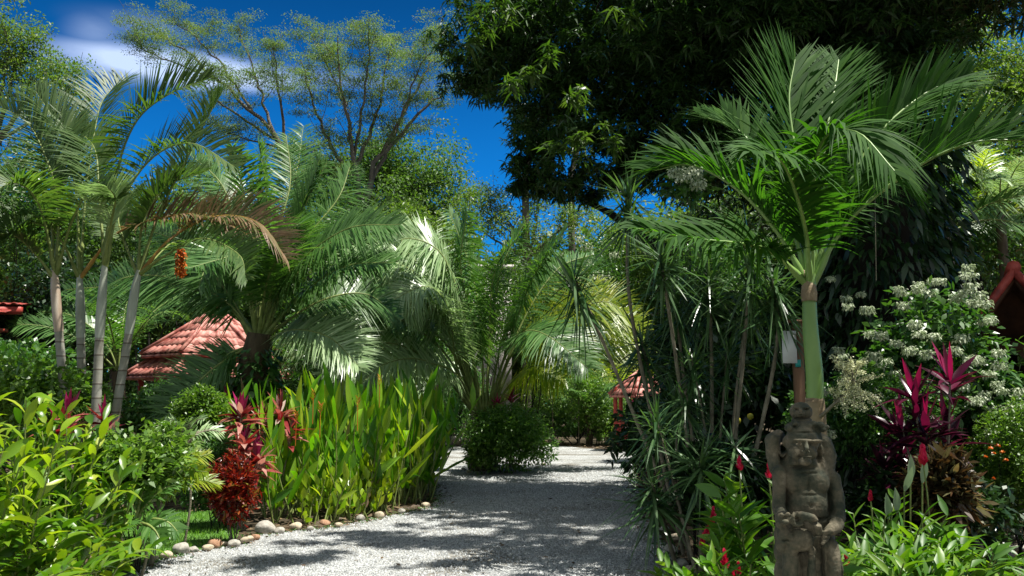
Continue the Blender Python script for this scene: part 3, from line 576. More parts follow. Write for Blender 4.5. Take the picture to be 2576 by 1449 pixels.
# pale building far behind the middle palm
p = W(1225, 640, 46); hb = empty('building', (p[0], 47, 0), 'pale plastered building glimpsed behind the middle palm fronds', 'building')
mb = MB(); mb.box((p[0], 48, p[2] / 2 - .4), (2.6, 4, p[2] - .8)); mb.build('wall', 'wall', hb, smooth=False)
mb = MB(); mb.box((p[0], 48, p[2] - .69), (3.0, 4.6, .2)); mb.build('roof', 'wall', hb, smooth=False)

# ================================================================== STATUE
def statue():
    import bmesh
    d0 = 5.12; k = .000726; bx = W(0, 0, d0); X0 = (2780 + 470 / 2.07) / 1.4907; X0 = W(X0, 1200, d0)[0]
    T = lambda cx, cy, y=0: Vector(((cx - 470) * k, y * (1.35 if y < -.1 else 1.), 1.6 - (cy - 95) * k))
    bm = bmesh.new()
    def ell(cx, cy, y, rx, ry, rz, rot=0):
        m = Matrix.Translation(T(cx, cy, y)) @ Matrix.Rotation(rot, 4, 'Y') @ Matrix.Diagonal((rx * k, rz * k, ry * k, 1))
        bmesh.ops.create_icosphere(bm, subdivisions=3, radius=1, matrix=m)
    def cap(pts, r):
        for (a, b), ra, rb in zip(zip(pts[:-1], pts[1:]), r[:-1], r[1:]):
            for i in range(9):
                t = i / 8; q = [a[j] + (b[j] - a[j]) * t for j in range(3)]; rr = ra + (rb - ra) * t; ell(q[0], q[1], q[2], rr, rr, rr)
    # body column down to the ground
    for cy, rx in [(2350, 270), (2150, 262), (1950, 250), (1750, 248), (1550, 246), (1400, 245), (1250, 240), (1120, 235), (1000, 225), (860, 225), (720, 225), (640, 210)]:
        ell(480, cy, .02, rx, 200, 168)
    ell(480, 690, -.01, 215, 140, 135)
    ell(390, 720, -.075, 95, 85, 45); ell(560, 720, -.075, 95, 85, 45); ell(475, 880, -.07, 150, 140, 80)   # chest, belly
    # shoulders and arms raised behind the head
    cap([(285, 610, .0), (262, 500, .02), (262, 400, .03), (330, 360, .07)], [68, 60, 60, 46])
    cap([(650, 640, .0), (690, 520, .02), (665, 420, .03), (600, 370, .07)], [76, 66, 66, 50])
    # lower arms wrapped over the belly
    cap([(275, 640, -.06), (262, 780, -.07), (250, 900, -.08), (238, 950, -.12)], [58, 54, 50, 46])
    cap([(705, 690, -.02), (718, 850, -.04), (705, 980, -.07), (630, 1030, -.13), (560, 1050, -.155)], [56, 58, 56, 48, 38])
    for i in range(4): cap([(575 - i * 8, 1025 + i * 24, -.16), (520 - i * 6, 1055 + i * 26, -.17)], [16, 13])
    # neck, big head, jaw, chin
    ell(450, 580, -.02, 110, 90, 110); ell(455, 405, -.065, 128, 132, 120); ell(440, 480, -.09, 90, 88, 84); ell(430, 545, -.115, 46, 34, 60)
    ell(560, 380, -.03, 60, 100, 90); ell(590, 480, -.01, 45, 80, 70); ell(335, 400, -.05, 22, 42, 30)
    ell(400, 385, -.155, 78, 13, 22, .05); ell(500, 392, -.15, 50, 14, 22, -.05)                       # brow
    ell(374, 415, -.150, 27, 9, 12); ell(492, 421, -.150, 34, 9, 12)                                # eyes
    cap([(414, 405, -.165), (408, 445, -.183)], [12, 18]); ell(388, 466, -.172, 15, 11, 14); ell(428, 468, -.172, 15, 11, 14)      # nose
    ell(362, 480, -.105, 34, 44, 26); ell(486, 484, -.108, 44, 48, 28)                                 # cheeks
    ell(415, 503, -.172, 40, 8, 14); ell(415, 519, -.168, 34, 9, 14)                                    # lips
    # brow band with paws
    for cx, cy, r in [(350, 300, 34), (395, 262, 26), (425, 300, 26), (500, 285, 32), (545, 268, 28), (590, 275, 34), (610, 310, 26), (470, 300, 28), (640, 290, 22)]: ell(cx, cy, -.08, r, r * .8, 40)
    ell(480, 300, -.02, 135, 60, 110)
    # small crouching creature on the left
    ell(232, 960, -.14, 58, 56, 52); ell(212, 930, -.17, 22, 20, 18); ell(250, 925, -.175, 22, 20, 18); ell(225, 975, -.185, 26, 18, 20); ell(200, 1000, -.15, 26, 40, 30)
    for a in range(12): ell(333 + 36 * math.cos(a * PI / 6), 965 + 36 * math.sin(a * PI / 6), -.155, 21, 21, 24)
    cap([(365, 935, -.155), (430, 950, -.175), (470, 1010, -.17), (490, 1060, -.15)], [30, 32, 30, 26])
    ell(360, 1120, -.13, 105, 88, 72); ell(240, 1080, -.12, 50, 80, 60); ell(230, 1160, -.11, 40, 60, 50)
    cap([(300, 1180, -.11), (290, 1350, -.11), (300, 1600, -.1)], [60, 62, 60]); cap([(600, 1150, -.10), (620, 1350, -.11), (610, 1600, -.1)], [62, 66, 60])
    cap([(450, 1200, -.13), (440, 1400, -.13)], [30, 40])
    me = bpy.data.meshes.new('statue'); bm.to_mesh(me); bm.free()
    def finish(me, name, vox, dents):
        o = bpy.data.objects.new(name, me); COL.objects.link(o)
        r = o.modifiers.new('r', 'REMESH'); r.mode = 'VOXEL'; r.voxel_size = vox
        s = o.modifiers.new('s', 'SMOOTH'); s.iterations = 2; s.factor = .5
        for sc, st in ((.06, .008), (.012, .0035)):
            tx = bpy.data.textures.new('carve', 'CLOUDS'); tx.noise_scale = sc; tx.noise_depth = 3
            dm = o.modifiers.new('d', 'DISPLACE'); dm.texture = tx; dm.strength = st; dm.texture_coords = 'LOCAL'
        dg = bpy.context.evaluated_depsgraph_get(); m2 = bpy.data.meshes.new_from_object(o.evaluated_get(dg)); o.modifiers.clear(); o.data = m2
        n_ = len(m2.vertices); co = np.empty(n_ * 3, np.float32); m2.vertices.foreach_get('co', co); co = co.reshape(-1, 3)
        cx = co[:, 0] / k + 470; cy = (1.6 - co[:, 2]) / k + 95; fr = co[:, 1] < -.02
        for (a, b, ra, rb, dp) in dents: co[:, 1] += np.where(fr, dp * np.exp(-((cx - a) / ra) ** 2 - ((cy - b) / rb) ** 2), 0)
        m2.vertices.foreach_set('co', co.ravel()); m2.update()
        for p in m2.polygons: p.use_smooth = True
        m2.materials.clear(); m2.materials.append(M['carved']); return o
    m, n, l = newmat('carved_stone'); M['carved'] = m
    tc = n.new('ShaderNodeTexCoord'); a1 = n.new('ShaderNodeTexNoise'); a1.inputs['Scale'].default_value = 7; a1.inputs['Detail'].default_value = 9; a1.inputs['Roughness'].default_value = .7; l.new(tc.outputs['Object'], a1.inputs['Vector'])
    r = n.new('ShaderNodeValToRGB'); ramp(r, [(.38, (.014, .020, .008)), (.46, (.045, .045, .024)), (.55, (.085, .070, .040)), (.66, (.17, .145, .095))]); l.new(a1.outputs[0], r.inputs[0])
    a2 = n.new('ShaderNodeTexNoise'); a2.inputs['Scale'].default_value = 60; a2.inputs['Detail'].default_value = 5; l.new(tc.outputs['Object'], a2.inputs['Vector'])
    p = n.new('ShaderNodeBsdfPrincipled'); p.inputs['Roughness'].default_value = .85; l.new(r.outputs[0], p.inputs['Base Color'])
    b = n.new('ShaderNodeBump'); b.inputs['Strength'].default_value = .6; b.inputs['Distance'].default_value = .006; l.new(a2.outputs[0], b.inputs['Height']); l.new(b.outputs[0], p.inputs['Normal'])
    o_ = n.new('ShaderNodeOutputMaterial'); l.new(p.outputs[0], o_.inputs[0])
    st = finish(me, 'statue', .005, [(374, 412, 26, 13, .022), (492, 418, 32, 13, .022), (415, 511, 38, 5, .014), (415, 534, 30, 7, .008), (372, 452, 12, 18, .014), (446, 458, 14, 18, .014), (450, 332, 95, 8, .014), (322, 500, 24, 75, .07), (590, 520, 26, 75, .07),
        (430, 596, 85, 14, .045), (475, 720, 9, 80, .014), (475, 802, 60, 9, .012), (320, 830, 13, 110, .045), (655, 860, 15, 120, .045), (500, 985, 120, 12, .04), (333, 965, 14, 14, .05), (470, 1300, 12, 160, .03), (350, 1340, 6, 130, .016), (405, 1300, 6, 110, .016), (560, 1350, 7, 140, .016), (660, 1400, 7, 150, .018),
        (390, 1230, 60, 8, .02), (300, 1050, 8, 50, .02), (560, 1075, 40, 4, .012), (550, 1105, 40, 4, .012), (250, 1120, 40, 6, .02), (470, 640, 60, 6, .012), (480, 880, 14, 14, .014)]); st.location = (X0, d0, 0)
    tag(st, 'brown weathered carved stone totem of a figure with arms behind its head', 'statue')
    bm = bmesh.new()
    ell(482, 172, 0, 88, 72, 80); ell(450, 184, -.050, 40, 34, 34); ell(446, 165, -.078, 14, 20, 16); ell(440, 188, -.086, 24, 7, 14); ell(445, 202, -.080, 22, 7, 14)
    ell(425, 142, -.060, 30, 9, 16); ell(505, 142, -.058, 30, 9, 16); ell(425, 153, -.045, 12, 8, 12); ell(495, 153, -.048, 14, 8, 12); ell(556, 165, 0, 16, 24, 14)
    ell(485, 245, .0, 80, 36, 70)
    me = bpy.data.meshes.new('carved_head'); bm.to_mesh(me); bm.free()
    h = finish(me, 'carved_head', .004, [(425, 154, 15, 7, .014), (500, 154, 16, 7, .014), (443, 195, 20, 4, .012), (470, 225, 60, 6, .02)]); h.parent = st
statue()

# ================================================================== HERO PALM (right)
D1 = 7.2
b0 = W(2040, 1040, D1)
hp = empty('christmas_palm', (b0[0], D1, 0), 'young palm with smooth green crownshaft standing behind the carved statue', 'palm')
mb = MB(); pts = [(b0[0] + .02, D1, 0), W(2052, 1060, D1), W(2048, 1000, D1)]; mb.tube(spline(pts, 10), np.linspace(.10, .066, 10), 16); mb.build('trunk', 'dryshaft', hp)
mb = MB(); pts = [W(2050, 1003, D1), W(2049, 940, D1), W(2038, 820, D1), W(2036, 720, D1), W(2036, 690, D1)]; mb.tube(spline(pts, 16), np.interp(np.linspace(0, 1, 16), [0, .25, .7, 1], [.068, .069, .054, .055]), 16); mb.build('crownshaft', 'shaft', hp)
mb = MB(); pts = [W(2036, 760, D1 - .02), W(2033, 710, D1), W(2020, 680, D1)]; mb.tube(spline(pts, 6), [.062, .067, .058, .045, .04, .01], 10); mb.build('sheath', 'dryshaft', hp)
fr = [([(2036, 720), (2046, 560), (2048, 430), (2080, 340), (2160, 335), (2250, 430)], -1.3, .42, {'droop': .55}),
      ([(2044, 715), (2130, 560), (2290, 430), (2440, 360), (2600, 352)], -.3, .52, {'lift': .9, 'droop': .10, 'side': (0, .75, .66)}),
      ([(2030, 715), (1960, 590), (1860, 480), (1740, 415), (1640, 430)], .2, .50, {'lift': .9, 'droop': .3}),
      ([(2026, 712), (1950, 640), (1880, 615), (1740, 600), (1600, 575)], -.9, .44, {'lift': .6, 'droop': .35}),
      ([(2036, 715), (2020, 540), (2000, 380), (1985, 250), (2000, 150)], .6, .62, {'lift': .3, 'droop': .05, 'side': (1, .3, 0)}),
      ([(2040, 715), (2060, 500), (2080, 330), (2100, 220), (2110, 150)], .9, .50, {'lift': .3, 'droop': .08, 'side': (1, -.3, 0)}),
      ([(2042, 715), (2110, 520), (2200, 350), (2320, 240), (2430, 190)], .5, .50, {'lift': .8, 'droop': .12}),
      ([(2034, 715), (1990, 560), (1930, 430), (1860, 330), (1760, 290)], 1.1, .50, {'lift': .7, 'droop': .25}),
      ([(2040, 715), (2080, 560), (2140, 470), (2210, 430), (2290, 470)], 1.2, .42, {'lift': .5, 'droop': .4}),
      ([(2036, 715), (2030, 600), (2000, 480), (1960, 400), (1890, 380)], -1.4, .46, {'lift': .5, 'droop': .45})]
for i, (pp, dz, LL, kw) in enumerate(fr):
    frond(hp, WD(D1, pp, dz), 100 + i, n=84, LL=LL * 1.42, LW=.035, ang=38, start=.18, mats=('palm_hero', 'shaft'), rr=.020, nseg=5, jit=.15, stout=1.4, **kw)
# cream inflorescence
mb = MB(); rng = np.random.default_rng(3); c0 = W(2064, 1048, D1 - .08)
st = spline([c0, W(2100, 1015, D1 - .2), W(2135, 985, D1 - .3), W(2150, 950, D1 - .3)], 10); mb.tube(st, np.linspace(.016, .006, 10), 7, mat=1)
for i in range(46):
    q = st[rng.integers(3, 10)]; e = W(rng.uniform(2085, 2222), rng.uniform(888, 1035), D1 - .3 + rng.normal(0, .12)); m_ = (q + e) / 2 + [0, 0, .03]
    sp = spline([q, m_, e + [0, 0, -.03]], 14); mb.tube(sp, .003, 3, mat=1)
    idx = rng.integers(4, 14, 110); mb.leaves(sp[idx] + rng.normal(0, .009, (110, 3)), rdir(rng, 110), .014, .012, 1, 0, rng=rng, mat=0)
mb.build('flower_spray', ['cream', 'cane'], hp)

# ================================================================== CANE PALMS (left)
D2 = 10.5
tk = [([(166, 1075), (148, 835), (140, 740), (136, 670)], 0, 'leftmost'), ([(206, 1040), (203, 850), (202, 760), (200, 690)], .5, 'second'), ([(240, 1060), (250, 850), (256, 760), (264, 660)], -.2, 'third'), ([(286, 1080), (324, 840), (338, 740), (350, 680)], .2, 'rightmost')]
AF = {0: [([(140, 690), (147, 520), (117, 400), (60, 300), (-40, 260)], .5, .62, 'areca'), ([(138, 690), (130, 500), (150, 380), (190, 300)], .8, .6, 'areca'), ([(136, 700), (90, 640), (30, 590), (-50, 600)], -.5, .5, 'areca'), ([(140, 690), (100, 520), (40, 460), (-40, 500)], -.9, .5, 'areca'), ([(142, 690), (180, 560), (230, 480), (300, 500)], -.9, .45, 'areca')],
      1: [([(202, 700), (215, 500), (235, 350), (260, 250), (320, 200)], 1.2, .6, 'areca'), ([(200, 700), (190, 480), (150, 330), (90, 230)], .2, .6, 'areca'), ([(202, 700), (290, 590), (400, 550), (520, 540), (640, 600)], -.4, .42, 'palm_brown'), ([(200, 700), (150, 600), (80, 560), (0, 600)], -.9, .45, 'areca')],
      2: [([(262, 670), (290, 450), (340, 310), (420, 240), (520, 200)], .0, .62, 'areca'), ([(266, 670), (300, 520), (380, 400), (480, 360), (590, 420)], -.5, .5, 'areca'), ([(264, 670), (250, 500), (240, 380), (200, 330)], .9, .55, 'areca'), ([(262, 670), (280, 560), (290, 500), (270, 470)], -1.1, .4, 'palm_pale_glare')],
      3: [([(350, 690), (400, 540), (470, 400), (520, 300), (560, 230)], .6, .5, 'areca'), ([(352, 690), (430, 600), (540, 545), (650, 560), (720, 650)], -.2, .46, 'palm_brown'), ([(350, 690), (420, 640), (510, 600), (600, 640), (620, 700)], -.8, .42, 'areca'), ([(348, 690), (360, 560), (420, 470), (520, 430)], .3, .5, 'areca'), ([(346, 690), (310, 600), (300, 540), (340, 480)], .8, .45, 'areca')]}
for i, (pp, dz, wd) in enumerate(tk):
    d = D2 + dz; b0 = W(*pp[0], d)
    root = empty('cane_palm', (b0[0], d, 0), f'ringed pale cane palm trunk at the left, {wd} of the four', 'palm', 'clump of cane palms at the left')
    P = [W(u, v, d) for u, v in pp]; base = np.array([P[0][0] + (P[0][0] - P[1][0]) * .5, d, 0.])
    body = spline([base] + P[:2], 16); mb = MB(); mb.tube(body, np.linspace(.062, .048, 16), 12); o = mb.build('trunk', 'ring', root)
    mb = MB(); mb.tube(spline([P[1], P[2], P[3]], 12), [.050, .054, .056, .056, .056, .055, .053, .05, .045, .04, .036, .03], 12); mb.build('crownshaft', 'pinkshaft' if i == 0 else 'paleshaft', root)
    for j, (fp, fz, LL, mt) in enumerate(AF[i]):
        frond(root, WD(d, fp, fz), 200 + i * 10 + j, n=84, LL=LL * 1.25, LW=.026, ang=50, lift=.7, droop=.2, start=.3, mats=(mt, 'rachis_or' if mt == 'palm_brown' else 'rachis'), rr=.016, nseg=3, jit=.1, stout=1.5)

# ================================================================== FEATHER PALM WITH VINE (left middle)
D3 = 15.5
b0 = W(632, 1000, D3); pr = empty('oil_palm', (b0[0], D3, 0), 'tall feathery palm with vine covered trunk in front of the pink pavilion', 'palm')
mb = MB(); mb.tube(spline([(b0[0] - .05, D3, 0), W(625, 1000, D3), W(648, 880, D3), W(655, 840, D3)], 14), np.linspace(.3, .22, 14), 14); mb.build('trunk', 'fibre', pr)
cb = W(652, 860, D3)
F3 = [([(652, 850), (660, 650), (672, 500), (650, 360)], .4, 'palm'), ([(655, 850), (715, 660), (760, 520), (805, 400)], .5, 'palm'), ([(658, 852), (740, 700), (850, 600), (990, 570)], -.2, 'palm'), ([(658, 855), (760, 740), (870, 670), (990, 660)], -.8, 'palm'),
      ([(645, 855), (570, 760), (440, 700), (310, 700), (230, 760)], .4, 'palm'), ([(640, 865), (560, 910), (480, 980), (420, 1060)], -.9, 'palm'), ([(648, 850), (600, 620), (560, 480), (500, 400)], .9, 'palm'), ([(645, 850), (622, 720), (590, 640), (530, 650), (500, 720)], -1.3, 'palm'),
      ([(650, 850), (690, 700), (700, 600), (760, 560)], -1.2, 'palm'), ([(660, 860), (740, 830), (830, 850), (900, 920)], -1.0, 'palm_pale_glare'), ([(646, 855), (560, 720), (470, 620), (380, 580)], .8, 'palm'), ([(655, 850), (690, 620), (730, 460), (720, 340)], 1.5, 'palm'), ([(650, 850), (640, 640), (610, 470), (585, 370)], -.2, 'palm'),
      ([(655, 855), (800, 760), (920, 740), (1000, 800)], .9, 'palm'), ([(642, 870), (560, 750), (440, 690), (330, 730)], 1.1, 'palm'), ([(655, 850), (760, 620), (850, 500), (880, 420)], 1.2, 'palm')]
rj = random.Random(41)
F3 += [([fp[0]] + [(u + rj.uniform(-1, 1) * 18 * (k + 1), v + rj.uniform(-1, .4) * 14 * (k + 1)) for k, (u, v) in enumerate(fp[1:])], fz + rj.uniform(-.7, .7), mt) for fp, fz, mt in F3[:12]]
for j, (fp, fz, mt) in enumerate(F3):
    frond(pr, WD(D3, fp, fz), 300 + j, n=100, LL=.84, LW=.034, ang=58, lift=.18, droop=.18, start=.2, mats=(mt, 'rachis'), rr=.022, nseg=3, jit=.12, stout=1.6)
# vine climbing on that trunk, a plant of its own
rng = np.random.default_rng(8); n = 1500; z = rng.uniform(.1, 2.5, n); a = rng.uniform(0, 2 * PI, n); r = .30 + rng.random(n) * .22; bxx = b0[0] - .03
mb = MB(); mb.leaves(np.stack([bxx + r * np.cos(a), D3 + r * np.sin(a), z], 1), np.stack([np.cos(a), np.sin(a), -.5 + 0 * a], 1) + rng.normal(0, .4, (n, 3)), rng.uniform(.08, .17, n), rng.uniform(.06, .13, n), 3, .3, rng=rng, prof=.6)
tag(mb.build('vine', 'shrub', None), 'green heart leaved vine wrapping the feathery palm trunk', 'vine')

# ================================================================== ISLAND PALM (middle)
D4 = 21.
b0 = W(1215, 1060, D4); ip = empty('island_palm', (b0[0], D4, 0), 'broad feather palm rising from the island bush in the drive', 'palm')
mb = MB(); mb.tube([(b0[0], D4, 0), (b0[0], D4, .7), W(1215, 1035, D4)], [.34, .3, .24], 12); mb.build('trunk', 'fibre', ip)
F4 = [([(1215, 1050), (1212, 880), (1190, 700), (1130, 530)], .8, 'palm'), ([(1205, 1050), (1130, 850), (1010, 720), (900, 690), (790, 760)], .6, 'palm_pale_glare'), ([(1203, 1050), (1120, 890), (1000, 800), (870, 770), (740, 850)], -.4, 'palm'),
      ([(1206, 1050), (1160, 910), (1110, 800), (1050, 745), (1020, 800)], -1.8, 'palm_pale_glare'), ([(1200, 1050), (1150, 960), (1060, 905), (960, 920), (880, 1000)], -2.0, 'palm_pale_glare'), ([(1200, 1050), (1100, 930), (950, 850), (800, 840), (680, 920)], .8, 'palm_pale_glare'),
      ([(1222, 1050), (1235, 860), (1260, 680), (1320, 560)], .8, 'palm'), ([(1226, 1050), (1280, 860), (1340, 700), (1400, 610)], -.8, 'palm'), ([(1228, 1050), (1300, 900), (1390, 800), (1480, 770), (1560, 850)], .2, 'palm_yel_backlit'), ([(1230, 1050), (1330, 930), (1450, 870), (1570, 860), (1660, 920)], .8, 'palm_yel_backlit'),
      ([(1212, 1050), (1170, 800), (1110, 650), (1040, 590), (980, 640)], .3, 'palm_pale_glare'), ([(1206, 1050), (1150, 830), (1050, 690), (940, 660), (850, 720)], -1.5, 'palm_pale_glare'), ([(1214, 1050), (1180, 860), (1130, 760), (1080, 730), (1040, 790)], -1.0, 'palm_pale_glare'), ([(1224, 1050), (1270, 900), (1330, 830), (1420, 850), (1470, 930)], -1.8, 'palm'),
      ([(1228, 1050), (1290, 960), (1350, 920), (1420, 950)], -1.3, 'palm_yel_backlit'), ([(1210, 1050), (1130, 800), (1040, 650), (940, 590)], 1.6, 'palm'), ([(1226, 1050), (1310, 820), (1400, 680), (1490, 640)], 1.6, 'palm'), ([(1208, 1050), (1150, 850), (1080, 720), (1000, 680), (900, 720)], -1.2, 'palm_pale_glare'),
      ([(1228, 1050), (1300, 860), (1400, 730), (1500, 720), (1570, 790)], 1.5, 'palm_yel_backlit'), ([(1204, 1050), (1120, 940), (1010, 870), (900, 870), (810, 940)], -1.6, 'palm_pale_glare')]
rj = random.Random(40)
F4 += [([fp[0]] + [(u + rj.uniform(-1, 1) * 16 * (k + 1), v + rj.uniform(-1, .6) * 13 * (k + 1)) for k, (u, v) in enumerate(fp[1:])], fz + rj.uniform(-.9, .9), mt) for fp, fz, mt in F4[:14]]
for j, (fp, fz, mt) in enumerate(F4):
    frond(ip, WD(D4, fp, fz), 400 + j, n=104, LL=1.12, LW=.040, ang=60, lift=.12, droop=.22, start=.30, mats=(mt, 'rachis'), rr=.028, nseg=3, jit=.11, stout=1.6)
# bush around the foot of the palm
shrub('island_bush', (W(1280, 1100, 20.3)[0], 20.3, .78), (1.12, .95, .86), 21, 'shrub_mid', 'rounded green bush on the island at the foot of the broad palm', n=20000, ll=.085, lw=.045, lobes=26)
shrub('island_bush', (W(1210, 1130, 19.7)[0], 19.7, .45), (.42, .4, .45), 22, 'shrub_lt', 'small pale leaved bush at the left foot of the island bush', n=2500, ll=.08, lw=.045, lobes=8)

# ================================================================== BIG TREES
def LM(d, lst, dz=0, w0=.2, w1=.04): return (WD(d, lst, dz), w0, w1)
def gbase(u, d): p = W(u, 1000, d); return p
tree('umbrella_tree', [(([np.array([W(905, 900, 35)[0], 35, 0])] + WD(35, [(905, 800), (902, 650), (905, 560)], 0)), .34, .26),
    LM(35, [(903, 570), (890, 400), (866, 250), (850, 90)], -1, .2, .03), LM(35, [(905, 560), (940, 420), (1000, 350), (1080, 260), (1125, 225)], 0, .2, .03), LM(35, [(905, 520), (960, 400), (1010, 300), (1070, 190), (1095, 140)], 2, .16, .03),
    LM(35, [(896, 450), (840, 380), (800, 290), (755, 150)], -1.5, .15, .03), LM(35, [(893, 420), (940, 300), (965, 200), (990, 90)], 1, .13, .02), LM(35, [(900, 560), (860, 470), (800, 440), (720, 400)], -2, .12, .03), LM(35, [(890, 400), (910, 280), (925, 170), (930, 70)], -2, .1, .02), LM(35, [(870, 270), (830, 180), (790, 90)], 1, .07, .02), LM(35, [(960, 390), (1020, 270), (1060, 160), (1120, 90)], -1.5, .08, .02)],
    11, 'acacia', 'slender grey trunked umbrella tree fanning up in the middle background', nsub=11, sublen=1.5, nclump=5, leafn=110, ll=.085, lw=.036, cr=.55, flat=.22, start=.35)
tree('umbrella_tree', [(([np.array([W(800, 900, 38)[0], 38, 0])] + WD(38, [(790, 800), (760, 600), (735, 430)], 0)), .3, .2),
    LM(38, [(735, 440), (680, 330), (590, 240), (480, 140), (390, 90)], 0, .18, .03), LM(38, [(720, 400), (670, 280), (640, 180), (600, 60)], 1.5, .14, .02), LM(38, [(730, 410), (710, 290), (695, 190), (690, 110)], -1.5, .12, .02), LM(38, [(690, 350), (600, 290), (540, 250), (500, 190)], -2, .1, .02), LM(38, [(640, 290), (560, 170), (490, 90), (420, 50)], 2, .09, .02), LM(38, [(700, 370), (620, 350), (560, 330)], -1, .08, .02), LM(38, [(560, 210), (470, 170), (370, 130), (345, 90)], -1, .06, .02)],
    12, 'acacia', 'leaning umbrella tree spreading left against the cloud', nsub=10, sublen=1.7, nclump=5, leafn=110, ll=.085, lw=.036, cr=.58, flat=.24, start=.4)
tree('background_tree', [(([np.array([W(960, 900, 52)[0], 52, 0])] + WD(52, [(960, 700), (960, 560)], 0)), .35, .25), LM(52, [(960, 580), (1020, 500), (1100, 450)], 0, .2, .05), LM(52, [(960, 580), (930, 480), (900, 420)], 0, .2, .05), LM(52, [(960, 600), (1040, 560), (1140, 520)], -2, .2, .05), LM(52, [(960, 580), (980, 470), (980, 410)], 0, .2, .05), LM(52, [(950, 600), (870, 520), (800, 470)], -1, .2, .05), LM(52, [(950, 620), (1000, 600), (1060, 600)], -2, .2, .05)],
    13, 'acacia_lt', 'light green rounded tree low behind the umbrella tree trunk', nsub=12, sublen=3.0, nclump=6, leafn=90, ll=.22, lw=.11, cr=1.3, flat=.6, start=.2)
tree('background_tree', [(([np.array([W(-40, 900, 30)[0], 30, 0])] + WD(30, [(-30, 600), (-20, 350)], 0)), .35, .2), LM(30, [(-20, 380), (30, 200), (60, 110)], 0, .15, .03), LM(30, [(-20, 380), (80, 240), (160, 190)], 0, .15, .03), LM(30, [(-20, 380), (-60, 200), (-20, 90)], 0, .15, .03), LM(30, [(0, 350), (130, 280), (230, 250)], -1, .1, .03), LM(30, [(-20, 300), (20, 150), (10, 70)], -1, .1, .03)],
    14, 'far_yel', 'bright green leafy tree in the upper left corner of the photo', nsub=9, sublen=1.6, nclump=4, leafn=70, ll=.12, lw=.06, cr=.6, flat=.6, start=.3)
# loose yellow green tree low right of the middle (behind the sky gap)
tree('background_tree', [(([np.array([W(1330, 900, 40)[0], 40, 0])] + WD(40, [(1330, 700), (1330, 620)], 0)), .22, .15), LM(40, [(1330, 640), (1280, 560), (1230, 510)], 0, .1, .02), LM(40, [(1330, 640), (1350, 560), (1340, 510)], 1, .1, .02), LM(40, [(1330, 650), (1420, 570), (1490, 530)], -1, .1, .02), LM(40, [(1330, 650), (1240, 600), (1170, 540)], -1, .1, .02), LM(40, [(1330, 650), (1400, 600), (1440, 560)], -1, .1, .02), LM(40, [(1300, 600), (1230, 540), (1170, 480)], 1, .06, .02)],
    15, 'far_yel', 'loose yellow green tree below the sky gap in the middle', nsub=9, sublen=1.7, nclump=3, leafn=45, ll=.13, lw=.08, cr=.6, flat=.6, start=.2)
for i, (u, d, top) in enumerate([(1325, 40, 440), (1440, 42, 440)]):
    mb = MB(); b = W(u, 900, d); r_ = empty('slim_tree', (b[0], d, 0), ['slim grey trunk rising behind the island palm, left of two', 'slim grey trunk rising behind the white flowers, right of two'][i], 'tree', 'slim trunks behind the island palm')
    mb.tube([(b[0], d, 0), W(u, 700, d), W(u - 4, top, d), W(u + 30, top - 130, d)], [.2, .18, .16, .07], 8); mb.build('trunk', 'bark', r_)
    q, tw = blobs_crown([(W(u + 20, top - 120, d), np.array([1.6, 1.6, 1.0]))], 50 + i, 2500, .28, .06, .5); q.build('crown', 'mango', r_)

# mango ----------------------------------------------------------------
MD = 13.5
bm_ = W(2225, 900, MD); mg = empty('mango_tree', (bm_[0], MD, 0), 'huge dark mango tree shading the right half of the garden', 'tree')
B = []
for u, v, d, r in [(1230, 60, 18, (1.2, 1.3, 1.0)), (1180, 160, 18, (.75, 1, .7)), (1290, 180, 17.5, (1.05, 1.2, .95)), (1330, 60, 17, (1.4, 1.5, 1.1)), (1400, 240, 17, (1.1, 1.1, .85)), (1450, 110, 16.5, (1.4, 1.6, 1.2)), (1360, 330, 17, (.85, .9, .6)),
                   (1330, 400, 17, (.5, .7, .55)), (1400, 430, 17, (.8, .9, .55)), (1330, 480, 17.5, (.55, .7, .28)), (1480, 400, 16, (1.0, 1.1, .7)), (1540, 260, 16, (1.3, 1.4, 1.0)), (1600, 100, 15.5, (1.5, 1.7, 1.2)), (1590, 400, 16, (.9, 1.2, .65)), (1460, 470, 16.5, (.65, .8, .24)),
                   (1700, 260, 15, (1.3, 1.4, 1.05)), (1760, 80, 14.5, (1.6, 1.7, 1.2)), (1800, 330, 15, (1.1, 1.3, 1.0)), (1720, 420, 15.5, (1.0, 1.2, .7)), (1900, 180, 14.5, (1.2, 1.4, 1.2)), (1930, 40, 14, (1.5, 1.7, 1.0)), (2000, 330, 16, (1.2, 1.2, 1.2)),
                   (2100, 80, 14.5, (1.5, 1.7, 1.0)), (2250, 30, 14, (1.5, 1.7, .8)), (2400, -70, 14, (1.3, 1.6, .5)), (2550, -110, 14, (1.4, 1.7, .5)), (2240, 250, 16.5, (.6, 1, 1.2)), (2180, 420, 17, (1.2, 1, 1.4)), (1900, 480, 17, (1.4, 1, 1.0)), (2300, 430, 17, (.6, 1, .9)),
                   (1500, -60, 17.5, (1.6, 1.8, 1.1)), (1750, -130, 15.5, (2, 2.4, 1.3)), (2000, -120, 14.5, (2, 2.4, 1.3)), (2250, -130, 14, (2, 2.4, 1.2)), (2500, -150, 13, (2, 2.4, 1.2)), (1850, -300, 15.5, (2.2, 2.6, 1.4)), (2150, -320, 14, (2.6, 2.6, 1.4)),
                   (2500, -340, 12, (2.2, 2.2, 1.2)), (2150, 60, 12.6, (1.5, .6, .9)), (2230, 180, 12.6, (.9, .5, .9)), (2060, 170, 13, (1.0, .6, .8)), (1950, 20, 13, (1.2, .6, .8)), (1750, 40, 13.5, (1.2, .6, .8)), (2750, -250, 12, (2, 2, 1)), (2250, -420, 11.5, (1.5, 1.5, .8))]:
    B.append((W(u, v, d), np.array(r)))
